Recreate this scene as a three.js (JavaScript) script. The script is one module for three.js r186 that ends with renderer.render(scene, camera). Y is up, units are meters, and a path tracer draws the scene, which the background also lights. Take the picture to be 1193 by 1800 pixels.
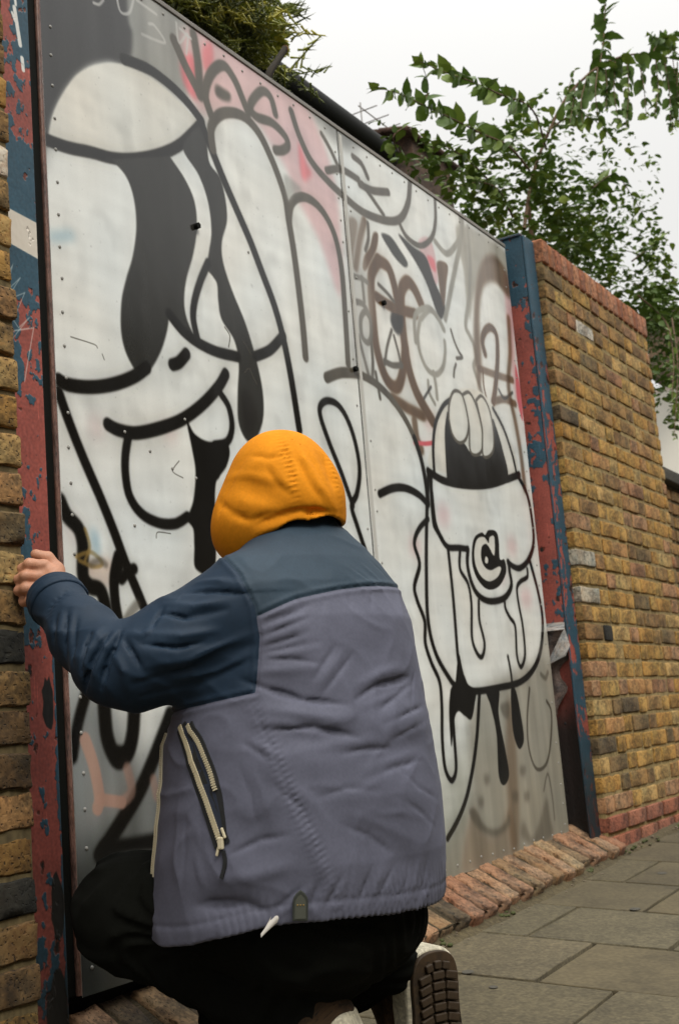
import * as THREE from 'three';
import { ImprovedNoise } from 'three/addons/math/ImprovedNoise.js';
import { RoundedBoxGeometry } from 'three/addons/geometries/RoundedBoxGeometry.js';
import { mergeGeometries } from 'three/addons/utils/BufferGeometryUtils.js';

// ---------------------------------------------------------------- camera, sky, sun, exposure
const scene = new THREE.Scene();
const camera = new THREE.PerspectiveCamera(45.03, 678 / 1024, 0.05, 400);
camera.rotation.order = 'YXZ';
camera.position.set(-1.8998, 0.5634, 1.8011);
camera.rotation.set(THREE.MathUtils.degToRad(9.926), THREE.MathUtils.degToRad(-59.359), THREE.MathUtils.degToRad(-4.719));
camera.focus = 2.4; camera.userData.fStop = 8;
const renderer = new THREE.WebGLRenderer();
renderer.toneMapping = THREE.LinearToneMapping;
renderer.toneMappingExposure = 1.2;
renderer.shadowMap.enabled = true;
{ // overcast sky: brighter overhead than at the horizon, soft cloud structure
  const W = 256, H = 128, d = new Float32Array(W * H * 4), n = new ImprovedNoise();
  for (let j = 0; j < H; j++) for (let i = 0; i < W; i++) {
    const el = ((j + 0.5) / H - 0.5) * Math.PI, az = (i + 0.5) / W * 2 * Math.PI, s = Math.max(0, Math.sin(el));
    const cx = Math.cos(az) * Math.cos(el), cz = Math.sin(az) * Math.cos(el);
    const c = n.noise(cx * 1.7 + 3, s * 3, cz * 1.7) * 0.03 + n.noise(cx * 4, s * 7, cz * 4 + 9) * 0.012;
    const L = el > 0 ? 0.68 + 2.4 * s * s * s * s + c : 0.22, k = (j * W + i) * 4;
    d[k] = L * 1.0; d[k + 1] = L * 0.995; d[k + 2] = L * 0.975; d[k + 3] = 1;
  }
  const t = new THREE.DataTexture(d, W, H, THREE.RGBAFormat, THREE.FloatType);
  t.mapping = THREE.EquirectangularReflectionMapping; t.magFilter = t.minFilter = THREE.LinearFilter; t.wrapS = THREE.RepeatWrapping; t.needsUpdate = true;
  scene.background = t; scene.environment = t;
}
const sun = new THREE.DirectionalLight(0xfff8ec, 1.6);
sun.position.set(-2.5, 8, 6); sun.target.position.set(0.8, 0.6, 0.3);
sun.castShadow = true; sun.shadow.radius = 45; sun.shadow.mapSize.set(2048, 2048);
Object.assign(sun.shadow.camera, { left: -6, right: 8, top: 6, bottom: -6, near: 0.5, far: 30 });
scene.add(sun, sun.target);

// ---------------------------------------------------------------- helpers
const V = (x, y, z) => new THREE.Vector3(x, y, z);
function rng(seed) { let s = seed >>> 0; return () => { s = (s + 0x6d2b79f5) | 0; let t = Math.imul(s ^ (s >>> 15), 1 | s); t = (t + Math.imul(t ^ (t >>> 7), 61 | t)) ^ t; return ((t ^ (t >>> 14)) >>> 0) / 4294967296; }; }
const PN = new ImprovedNoise();
const nz = (x, y, z) => PN.noise(x + 31.7, y + 17.3, z + 5.9);
const fbm = (x, y, z, o = 4) => { let s = 0, a = 0.5; for (let i = 0; i < o; i++) { s += a * nz(x, y, z); x *= 2.03; y *= 2.03; z *= 2.03; a *= 0.5; } return s; };
const mix = (a, b, t) => a + (b - a) * t, clamp = (x, a, b) => Math.min(b, Math.max(a, x)), sstep = (a, b, x) => { const t = clamp((x - a) / (b - a), 0, 1); return t * t * (3 - 2 * t); };
const taken = {};
const numbered = (n) => { const k = taken[n] = (taken[n] ?? -1) + 1; return k ? `${n}_${String(k).padStart(3, '0')}` : n; };
function tag(o, label, category, group) { if (label) o.userData.label = label; if (category) o.userData.category = category; if (group) o.userData.group = group; return o; }
function thing(name, label, category, pos = [0, 0, 0], group) { const o = new THREE.Group(); o.name = numbered(name); o.position.set(...pos); scene.add(o); return tag(o, label, category, group); }
function obj(name, geo, mat, parent, pos) { const m = new THREE.Mesh(geo, mat); m.name = numbered(name); m.castShadow = m.receiveShadow = true; if (pos) m.position.set(...pos); parent.add(m); return m; }
function struct(name, parent = scene) { const g = new THREE.Group(); g.name = name; g.userData.kind = 'structure'; parent.add(g); return g; }
// a tiling noise value built from lattice noise of the given period
function tileNoise(seed) {
  const r = rng(seed), T = Float32Array.from({ length: 4096 }, r);
  const at = (x, y, p) => T[((((x % p) + p) % p) * 73 + (((y % p) + p) % p) * 179 + p * 31) & 4095];
  const one = (u, v, p) => { const x = u * p, y = v * p, i = Math.floor(x), j = Math.floor(y); let a = x - i, b = y - j; a = a * a * (3 - 2 * a); b = b * b * (3 - 2 * b); return mix(mix(at(i, j, p), at(i + 1, j, p), a), mix(at(i, j + 1, p), at(i + 1, j + 1, p), a), b); };
  return { one, fbm: (u, v, p, o) => { let s = 0, a = 0.5, t = 0; for (let k = 0; k < o; k++) { s += a * one(u, v, p); t += a; a *= 0.55; p *= 2; } return s / t; } };
}
function makeTex(n, fn, srgb = true) { // fn(u,v) -> [r,g,b] in 0..1
  const d = new Uint8Array(n * n * 4);
  for (let j = 0; j < n; j++) for (let i = 0; i < n; i++) { const c = fn(i / n, j / n), k = (j * n + i) * 4; d[k] = clamp(c[0], 0, 1) * 255; d[k + 1] = clamp(c[1], 0, 1) * 255; d[k + 2] = clamp(c[2], 0, 1) * 255; d[k + 3] = 255; }
  const t = new THREE.DataTexture(d, n, n); if (srgb) t.colorSpace = THREE.SRGBColorSpace; t.magFilter = THREE.LinearFilter; t.minFilter = THREE.LinearMipmapLinearFilter; t.generateMipmaps = true; t.wrapS = t.wrapT = THREE.RepeatWrapping; t.needsUpdate = true; return t;
}
const repeat = (t, x, y = x) => { const c = t.clone(); c.repeat.set(x, y); c.needsUpdate = true; return c; };
// normals shared by position so that chamfers read as rounded edges
function smoothNormals(g) {
  const p = g.attributes.position, idx = g.index.array, acc = new Map(), key = (i) => `${Math.round(p.getX(i) * 2e4)},${Math.round(p.getY(i) * 2e4)},${Math.round(p.getZ(i) * 2e4)}`, keys = Array.from({ length: p.count }, (_, i) => key(i));
  const a = V(), b = V(), c = V();
  for (let f = 0; f < idx.length; f += 3) {
    a.fromBufferAttribute(p, idx[f]); b.fromBufferAttribute(p, idx[f + 1]); c.fromBufferAttribute(p, idx[f + 2]); b.sub(a); c.sub(a); b.cross(c);
    for (let k = 0; k < 3; k++) { const q = keys[idx[f + k]]; if (!acc.has(q)) acc.set(q, V()); acc.get(q).add(b); }
  }
  const n = g.attributes.normal;
  for (let i = 0; i < p.count; i++) { a.copy(acc.get(keys[i])).normalize(); n.setXYZ(i, a.x, a.y, a.z); }
  return g;
}
// a worn block: chamfered, dented box with uv in metres
function block(w, h, d, seed, { c = 0.005, rough = 0.003, nx = 4, ny = 3, nzs = 2, chip = 0.5 } = {}) {
  const g = new THREE.BoxGeometry(w, h, d, nx, ny, nzs), p = g.attributes.position, uv = g.attributes.uv, nm = g.attributes.normal, r = rng(seed), ox = r() * 9, oy = r() * 9, so = seed * 3.17;
  const remap = (x, half, n) => { const i = Math.round((x / half + 1) / 2 * n); if (i === 0 || i === n) return x; if (n < 3) return x; const t = (i - 1) / (n - 2); return mix(-half + c * 1.6, half - c * 1.6, t); };
  for (let i = 0; i < p.count; i++) {
    let x = remap(p.getX(i), w / 2, nx), y = remap(p.getY(i), h / 2, ny), z = remap(p.getZ(i), d / 2, nzs);
    const ex = Math.abs(Math.abs(x) - w / 2) < 1e-6, ey = Math.abs(Math.abs(y) - h / 2) < 1e-6, ez = Math.abs(Math.abs(z) - d / 2) < 1e-6, e = ex + ey + ez;
    const wear = Math.max(0, nz(x * 22 + so, y * 22, z * 22)) * chip;
    const cut = e >= 2 ? c * (e === 3 ? 1.1 : 0.75) * (1 + wear * 3) : 0;
    const j = (a) => fbm(x * 26 + so, y * 26 + a * 7.7, z * 26, 3) * rough * 2.4;
    uv.setXY(i, (Math.abs(nm.getX(i)) > 0.5 ? z : x) + ox, (Math.abs(nm.getY(i)) > 0.5 ? z : y) + oy);
    x -= ex ? Math.sign(x) * cut : 0; y -= ey ? Math.sign(y) * cut : 0; z -= ez ? Math.sign(z) * cut : 0;
    p.setXYZ(i, x + j(1), y + j(2) * 0.8, z + j(3));
  }
  return smoothNormals(g);
}
const lin = (r, g, b) => new THREE.Color().setRGB(r, g, b);

// ---------------------------------------------------------------- shared textures
const TN = tileNoise(11), TN2 = tileNoise(57);
const gritTex = makeTex(512, (u, v) => { // brick face: soft tone drift, pits and pale specks
  const a = TN.fbm(u, v, 6, 5), b = TN2.fbm(u, v, 40, 3), s = TN.one(u, v, 90), t = TN2.one(u, v, 60);
  let k = 0.86 + 0.6 * (a - 0.5) + 0.6 * (b - 0.5); if (s > 0.82) k -= (s - 0.82) * 3; if (t > 0.86) k += (t - 0.86) * 2;
  const w = (TN2.fbm(u, v, 5, 3) - 0.5) * 0.16; return [k + w, k, k - w * 0.8];
});
const gritBump = makeTex(512, (u, v) => { const a = TN.fbm(u, v, 12, 5), s = TN.one(u, v, 90), s2 = TN2.one(u, v, 34); let k = 0.55 + 0.7 * (a - 0.5); if (s > 0.8) k -= (s - 0.8) * 1.8; if (s2 > 0.82) k -= (s2 - 0.82) * 1.8; return [k, k, k]; }, false);
const concTex = makeTex(512, (u, v) => { const a = TN2.fbm(u, v, 4, 6), b = TN.one(u, v, 120), c = TN2.one(u, v, 200), d = TN.fbm(u, v, 60, 2); const k = 0.80 + 0.3 * (a - 0.5) + 0.13 * (b - 0.5) + 0.12 * (c - 0.5) + 0.16 * (d - 0.5); return [k, k * 0.99, k * 0.94]; });
const concBump = makeTex(512, (u, v) => { const k = 0.5 + 0.5 * (TN.fbm(u, v, 70, 3) - 0.5) + 0.3 * (TN2.one(u, v, 160) - 0.5); return [k, k, k]; }, false);
const MM = (c, o = {}) => new THREE.MeshStandardMaterial({ color: c, roughness: 0.9, ...o });
const stainTex = makeTex(512, (u, v) => { const a = TN.fbm(u, v, 3, 4), b = TN2.fbm(u, v, 8, 3), c = TN.one(u, v, 140); const k = 0.82 + 0.4 * (a - 0.5) - 0.5 * Math.max(0, b - 0.62) + 0.14 * (c - 0.5); return [k, k * 0.985, k * 0.93]; });
const stainMap = repeat(stainTex, 0.9);
const gritMap = repeat(gritTex, 2.8), gritB = repeat(gritBump, 2.8), concMap = repeat(concTex, 1.25), concB = repeat(concBump, 1.25);
const brickMat = (r, g, b, s = 0.0055) => MM(lin(r, g, b), { map: gritMap, bumpMap: gritB, bumpScale: s, roughness: 0.95 });
const mortarMat = MM(lin(0.46, 0.35, 0.17), { map: concMap, bumpMap: concB, bumpScale: 0.003, roughness: 1 });
const mortarDark = MM(lin(0.24, 0.185, 0.095), { map: concMap, bumpMap: concB, bumpScale: 0.004, roughness: 1 });

// ---------------------------------------------------------------- the ground and the pavement
const GY = (x, z) => -0.077 + 0.03 * x - 0.07 * z;                 // the pavement falls to the road and climbs along the street
{
  const g = new THREE.PlaneGeometry(360, 360, 1, 1); g.rotateX(-Math.PI / 2);
  const m = obj('ground', g, MM(lin(0.06, 0.058, 0.05), { map: repeat(concTex, 300), roughness: 1 }), scene, [0, -0.75, 0]); m.userData.kind = 'structure';
  const tilt = new THREE.Matrix4().makeBasis(V(1, 0.03, 0), V(-0.03, 1, 0.07).normalize(), V(0, -0.07, 1));
  const road = new THREE.BoxGeometry(30, 0.3, 5.4); road.applyMatrix4(tilt);
  const rm = obj('road', road, MM(lin(0.05, 0.05, 0.048), { map: repeat(concTex, 30, 6), bumpMap: repeat(concBump, 30, 6), bumpScale: 0.004, roughness: 0.95 }), scene, [5, GY(5, 4.8) - 0.27, 4.8]); rm.userData.kind = 'structure';
  const pave = struct('pavement');
  const bed = new THREE.BoxGeometry(16, 0.2, 2.05); bed.applyMatrix4(tilt);
  obj('paving_bed', bed, MM(lin(0.035, 0.032, 0.024), { map: concMap, roughness: 1 }), pave, [4, GY(4, 0.98) - 0.118, 0.98]);
  const mats = [[0.155, 0.13, 0.082], [0.14, 0.118, 0.074], [0.168, 0.142, 0.09], [0.148, 0.128, 0.084]].concat([[0.125, 0.105, 0.066], [0.175, 0.147, 0.096], [0.15, 0.124, 0.076]]).map((c, i) => MM(lin(...c), { map: i % 2 ? concMap : stainMap, bumpMap: concB, bumpScale: 0.001, roughness: 0.93 }));
  const geos = [0, 1, 2, 3, 4, 5].map((s) => { const q = block(0.4205, 0.05, 0.403, 40 + s, { c: 0.003, rough: 0.0006, nx: 5, ny: 2, nzs: 5, chip: 1.4 }); return q.applyMatrix4(tilt); });
  const half = [0, 1].map((s) => block(0.4205, 0.05, 0.198, 60 + s, { c: 0.003, rough: 0.0006, nx: 5, ny: 2, nzs: 3 }).applyMatrix4(tilt));
  const r = rng(5), pitch = 0.429;
  for (let i = -5; i < 21; i++) { // rows run out from the wall, every other row starts with a half slab
    const x = 1.038 + pitch * (i + 0.5), odd = ((i % 2) + 2) % 2;
    for (let k = 0; k < 4; k++) {
      const z = 0.3 + 0.205 + k * 0.411 - (odd ? 0 : 0.2055);
      if (z > 1.95 || z < 0.1) continue;
      if (odd && k === 0) obj('slab', half[i & 1], mats[Math.floor(r() * 4)], pave, [x, GY(x, 0.198) - 0.026, 0.198]);
      obj('slab', geos[Math.floor(r() * 6)], mats[Math.floor(r() * 7)], pave, [x, GY(x, z) - 0.026 + (r() - 0.5) * 0.004, z]);
    }
    if (!odd) obj('slab', half[i & 1], mats[Math.floor(r() * 4)], pave, [x, GY(x, 1.84) - 0.026, 1.84]);
  }
  const kg = block(0.9, 0.25, 0.125, 3, { c: 0.012, rough: 0.001, nx: 5, ny: 3, nzs: 3 }).applyMatrix4(tilt);
  for (let i = -4; i < 13; i++) obj('kerb_stone', kg, mats[1], pave, [i * 0.91 + 0.3, GY(i * 0.91 + 0.3, 2.06) - 0.125, 2.06]);
  // mortar fillet and dirt between the slabs and the wall
  const f = new THREE.PlaneGeometry(9, 0.36, 300, 14); f.rotateX(-Math.PI / 2); const p = f.attributes.position;
  for (let i = 0; i < p.count; i++) {
    const x = p.getX(i) + 3, z = p.getZ(i) + 0.17, edge = 0.2 + 0.03 * fbm(x * 5, 1, 2) ;
    const t = sstep(edge - 0.13, edge - 0.01, z), sill = x > -0.25 && x < 2.8 ? 0.04 : 0.02;
    p.setXYZ(i, x, GY(x, z) + mix(sill, -0.008, t) + 0.006 * fbm(x * 9, z * 9, 4), z); f.attributes.uv.setXY(i, x, z);
  }
  f.computeVertexNormals();
  obj('mortar_fillet', f, MM(lin(0.13, 0.105, 0.06), { map: concMap, bumpMap: concB, bumpScale: 0.004, roughness: 1 }), pave);
  // flattened gum and small stains trodden into the slabs
  const sp = [], sr = rng(404); for (let i = 0; i < 34; i++) { const x = 0.4 + sr() * 4.5, z = 0.3 + sr() * 1.2, q = new THREE.CylinderGeometry(0.006 + sr() * 0.012, 0.01 + sr() * 0.012, 0.0012, 9); q.applyMatrix4(tilt); q.scale(1 + sr() * 0.5, 1, 1); q.translate(x, GY(x, z) + 0.0005, z); sp.push(q); }
  obj('gum_spots', mergeGeometries(sp), MM(lin(0.07, 0.064, 0.05)), pave).userData.kind = 'stuff';
  // moss in the joint at the foot of the threshold
  const ms = [], mr = rng(11); for (let i = 0; i < 260; i++) { const x = -0.1 + mr() * 4.2, z = 0.13 + Math.pow(mr(), 2) * 0.035; if (fbm(x * 4, 2, 3) < 0.02) continue; const q = new THREE.IcosahedronGeometry(0.004 + mr() * 0.006, 1); q.scale(1.3, 0.7, 1); q.translate(x, GY(x, z) + 0.012 - (z - 0.135) * 0.25, z); ms.push(q); }
  obj('moss', mergeGeometries(ms), MM(lin(0.055, 0.065, 0.018)), pave).userData.kind = 'stuff';
  // grit and dead leaves lying in the joint at the foot of the walls
  const lg = []; const lr = rng(77);
  for (let i = 0; i < 110; i++) { const x = -0.2 + lr() * 5, z = 0.13 + Math.pow(lr(), 3) * 0.16, s = 0.002 + lr() * 0.004, q = new THREE.IcosahedronGeometry(s, 0); q.scale(1.4, 0.5, 1); q.rotateY(lr() * 6); q.translate(x, GY(x, z) + (z < 0.3 ? 0.014 : 0.002), z); lg.push(q); }
  obj('grit', mergeGeometries(lg), MM(lin(0.16, 0.13, 0.09)), pave).userData.kind = 'stuff';
}
// the far side of the street, which the gloss paint mirrors
{
  const o = struct('street_terrace');
  const wm = MM(lin(0.13, 0.1, 0.07), { map: repeat(gritTex, 30, 8) }), gm = MM(lin(0.03, 0.035, 0.04), { roughness: 0.1 }), tm = MM(lin(0.4, 0.38, 0.34));
  obj('terrace_wall', new THREE.BoxGeometry(44, 7, 0.4), wm, o, [10, 2.9, 8.6]);
  obj('terrace_parapet', new THREE.BoxGeometry(44.2, 0.16, 0.55), tm, o, [10, 6.48, 8.6]);
  const win = new THREE.BoxGeometry(0.9, 1.4, 0.06), sill = new THREE.BoxGeometry(1.1, 0.1, 0.16);
  for (let i = 0; i < 12; i++) { const x = -9 + i * 3.3; for (const y of [0.9, 4.1]) { obj('window', win, gm, o, [x, y, 8.39]); obj('sill', sill, tm, o, [x, y - 0.77, 8.34]); } }
}

// ---------------------------------------------------------------- brick walls
const stock = [[0.54, 0.32, 0.09], [0.5, 0.28, 0.07], [0.56, 0.36, 0.13], [0.46, 0.25, 0.06], [0.5, 0.27, 0.1], [0.46, 0.25, 0.12], [0.38, 0.22, 0.075], [0.31, 0.175, 0.065], [0.38, 0.19, 0.09], [0.24, 0.155, 0.065], [0.16, 0.11, 0.055]].map((c) => brickMat(...c));
const tanBrick = brickMat(0.52, 0.45, 0.34), paleBrick = brickMat(0.62, 0.55, 0.45), soot = brickMat(0.022, 0.02, 0.014);
const redMats = [[0.36, 0.13, 0.07], [0.31, 0.105, 0.06], [0.38, 0.155, 0.09], [0.33, 0.13, 0.08]].map((c) => brickMat(...c));
{
  // the wall beyond the gate: yellow stocks in an irregular Flemish bond on a red plinth under a red brick-on-edge coping
  const w = thing('brick_wall', 'yellow stock brick wall with red coping beyond the far gate post', 'wall', [2.796, 0, 0]);
  const H0 = 0.15, C = 0.075, X1 = 1.405, ZF = 0.1, D = 0.2, r = rng(2024);
  obj('mortar', new THREE.BoxGeometry(X1 - 0.008, 2.42, D - 0.004), mortarMat, w, [X1 / 2, 1.2, ZF - D / 2 - 0.0035]);
  const strG = [0, 1, 2, 3, 4].map((s) => block(0.213, 0.0645, 0.1, 100 + s, { nx: 7, ny: 4, nzs: 3, rough: 0.0028, c: 0.0032 })), hdG = [0, 1, 2, 3].map((s) => block(0.101, 0.0645, 0.1, 110 + s, { nx: 5, ny: 4, nzs: 3, rough: 0.0028, c: 0.0032 }));
  const cut = {}; const cutG = (l) => cut[l] ??= block(l, 0.0645, 0.1, 120 + Math.round(l * 1e3), { nx: 3, ny: 4, nzs: 2, rough: 0.0025 });
  const pick = () => { const t = r(); return t < 0.17 ? 0 : t < 0.33 ? 1 : t < 0.43 ? 2 : t < 0.56 ? 3 : t < 0.66 ? 4 : t < 0.74 ? 5 : t < 0.83 ? 6 : t < 0.89 ? 7 : t < 0.955 ? 8 : t < 0.985 ? 9 : 10; };
  for (let k = 0; k < 30; k++) {
    const y = H0 + C * (k + 0.5); let x = 0, i = k % 2;
    while (x < X1 - 0.03) {
      let l = i % 2 ? 0.213 : 0.101; if (x === 0 && k % 2 === 0) l = 0.101; const left = X1 - x; let g;
      if (left < l + 0.05) { l = Math.round(left * 100) / 100; g = l > 0.19 ? strG[0] : cutG(l); } else g = l > 0.2 ? strG[Math.floor(r() * 5)] : hdG[Math.floor(r() * 4)];
      let m = stock[pick()]; const high = k > 22 && r() < 0.5; if (high) m = stock[r() < 0.5 ? 6 : 7];
      if (x === 0 && (k === 11 || k === 13)) m = tanBrick;
      if (k === 27 && i === 3) m = paleBrick;
      if (k === 9 && x > 0.2 && x < 0.33) m = soot;
      const b = obj('brick', g, m, w, [x + l / 2, y + (r() - 0.5) * 0.005, ZF - 0.05 + (r() - 0.5) * 0.006]);
      b.rotation.set((r() - 0.5) * 0.02, (r() - 0.5) * 0.02 + (r() < 0.5 ? Math.PI : 0), (r() - 0.5) * 0.022);
      x += l + 0.0115; i++;
    }
  }
  const pg = block(0.225, 0.066, 0.1, 140, { nx: 5, ny: 4, nzs: 2, rough: 0.0016 });
  for (let k = 0; k < 2; k++) for (let i = 0; i < 7; i++) { const x = i * 0.234 + (k ? 0 : -0.1); if (x > X1 - 0.1) continue; obj('plinth_brick', pg, redMats[(i + k) % 4], w, [Math.max(x + 0.112, 0.112), 0.0375 + k * 0.075, ZF - 0.042]); }
  const copeMats = redMats.map((m, i) => { const c = m.clone(); c.color.multiplyScalar(1.25 + 0.12 * i); c.color.g *= 1.12; return c; });
  const cg = [0, 1, 2].map((s) => block(0.0625, 0.108, 0.225, 150 + s, { nx: 4, ny: 4, nzs: 4, rough: 0.0016, c: 0.005 }));
  for (let i = 0; i < 19; i++) obj('coping_brick', cg[i % 3], copeMats[Math.floor(r() * 4)], w, [0.034 + i * 0.0745, H0 + 30 * C + 0.058 + (r() - 0.5) * 0.004, ZF - 0.108 + (r() - 0.5) * 0.006]);
  obj('coping_bed', new THREE.BoxGeometry(X1 - 0.02, 0.085, 0.195), mortarDark, w, [X1 / 2, H0 + 30 * C + 0.045, ZF - 0.112]);
}
{
  // the near wall, at the left edge of the gate: old worn stocks with deep joints
  const w = thing('brick_wall', 'old worn stock brick wall beside the red and blue post, under the hand', 'wall', [-0.205, 0, 0]);
  const Y0 = -0.177, C = 0.075, ZF = 0.1, r = rng(99);
  obj('mortar', new THREE.BoxGeometry(1.33, 2.9, 0.2), mortarDark, w, [-0.675, 1.25, ZF - 0.1055]);
  const strG = [0, 1, 2, 3].map((s) => block(0.212, 0.063, 0.1, 200 + s, { nx: 14, ny: 6, nzs: 4, rough: 0.003, c: 0.0026, chip: 2.4 })), hdG = [0, 1, 2, 3, 4].map((s) => block(0.102, 0.063, 0.1, 210 + s, { nx: 8, ny: 6, nzs: 4, rough: 0.003, c: 0.0026, chip: 2.4 }));
  const old = stock.map((m) => { const c = m.clone(); c.color.multiplyScalar(0.74); return c; }), lowShade = stock.map((m) => { const c = m.clone(); c.color.multiplyScalar(0.4); return c; });  // second set: darker copies, shade low on the wall put into the colour
  const tone = [0, 6, 1, 4, 2, 7, 3, 5, 8, 0, 2, 6];
  const near = { 2: 6, 3: 1, 4: 7, 5: 6, 6: 99, 7: 3, 8: 4, 9: 7, 10: 7, 11: 6, 12: 99, 13: 6, 14: 2, 15: 9, 16: 4, 17: 2, 18: 3, 19: 2, 20: 6, 21: 4, 22: 1, 23: 2, 24: 6, 25: 98, 26: 6, 27: 1, 28: 7, 29: 3 };
  for (let k = 0; k < 35; k++) {
    let x = -(r() * 0.014), i = k % 2;
    while (x > -1.25) {
      const l = i % 2 ? 0.212 : 0.102, g = l > 0.2 ? strG[Math.floor(r() * 4)] : hdG[Math.floor(r() * 5)];
      const set = k < 5 + r() * 9 ? lowShade : old; let m = set[tone[Math.floor(r() * 12)]]; if (x > -0.03 && near[k] !== undefined) m = near[k] === 99 ? soot : near[k] === 98 ? paleBrick : set[near[k]];
      const b = obj('brick', g, m, w, [x - l / 2, Y0 + C * (k + 0.5) + (r() - 0.5) * 0.006, ZF - 0.0485 + (r() - 0.5) * 0.006]);
      b.rotation.set((r() - 0.5) * 0.03, (r() - 0.5) * 0.03 + (r() < 0.5 ? Math.PI : 0), (r() - 0.5) * 0.05);
      x -= l + 0.012; i++;
    }
  }
}
{
  // lower, older wall that carries on behind the end of the yellow one
  const w = thing('brick_wall', 'low grey-brown brick wall under the overhanging leaves, past the yellow wall', 'wall', [4.3, 0, 0]);
  const C = 0.075, r = rng(7);
  obj('mortar', new THREE.BoxGeometry(4.5, 1.7, 0.18), mortarDark, w, [2.25, 0.85, -0.1]);
  const g = [0, 1, 2].map((s) => block(0.213, 0.0645, 0.1, 300 + s, { nx: 3, ny: 3, nzs: 2, rough: 0.002 })), h = block(0.101, 0.0645, 0.1, 310, { nx: 3, ny: 3, nzs: 2 }), ms = [6, 7, 9, 7].map((i) => stock[i]), rest = [];
  for (let k = 0; k < 22; k++) { let x = 0, i = k; while (x < 4.3) { const l = i % 2 ? 0.213 : 0.101, y = 0.04 + C * (k + 0.5); if (x < 0.9) obj('brick', l > 0.2 ? g[Math.floor(r() * 3)] : h, ms[Math.floor(r() * 4)], w, [x + l / 2, y, -0.05 + (r() - 0.5) * 0.006]); else rest.push((l > 0.2 ? g[0] : h).clone().translate(x + l / 2, y, -0.05)); x += l + 0.0115; i++; } }
  obj('far_bricks', mergeGeometries(rest), stock[7], w).userData.kind = 'stuff';
  obj('coping', block(4.5, 0.07, 0.26, 320, { nx: 30, ny: 3, nzs: 3 }), MM(lin(0.09, 0.085, 0.075), { map: concMap }), w, [2.25, 1.74, -0.09]);
}
// ---------------------------------------------------------------- the sloping brick threshold under the gate
{
  const t = thing('brick_threshold', 'sloping threshold of worn red and yellow bricks under the painted gate', 'threshold', [0, 0, 0]), r = rng(31);
  const tm = [[0.31, 0.165, 0.09], [0.34, 0.2, 0.11], [0.28, 0.14, 0.078], [0.33, 0.22, 0.115], [0.24, 0.15, 0.075], [0.11, 0.072, 0.038]].map((c) => brickMat(...c, 0.004));
  const gs = [0, 1, 2, 3, 4].map((s) => block(0.0855, 0.07, 0.215, 400 + s, { nx: 6, ny: 4, nzs: 10, rough: 0.0034, c: 0.006, chip: 2 }));
  for (let i = 0; i < 33; i++) {
    const x = -0.16 + i * 0.0925 + (r() - 0.5) * 0.01, gz = GY(x, 0.1);
    const b = obj('brick', gs[Math.floor(r() * 5)], i < 9 && r() < 0.75 ? tm[5] : tm[Math.floor(r() * 6)], t, [x, gz + 0.058 + (r() - 0.5) * 0.006, 0.04 + (r() - 0.5) * 0.022]);  // near-end bricks mostly take the darkest tone, standing in for shade there
    b.rotation.set(0.5 + (r() - 0.5) * 0.05, (r() - 0.5) * 0.07, (r() - 0.5) * 0.05);
  }
  const bed = new THREE.BoxGeometry(3.0, 0.05, 0.2); bed.rotateX(0.5); const p = bed.attributes.position; for (let i = 0; i < p.count; i++) p.setY(i, p.getY(i) + 0.03 * p.getX(i));
  obj('mortar', bed, MM(lin(0.075, 0.055, 0.027), { map: concMap, bumpMap: concB, bumpScale: 0.006, roughness: 1 }), t, [1.3, GY(1.3, 0.1) + 0.064, 0.035]);
}

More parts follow.
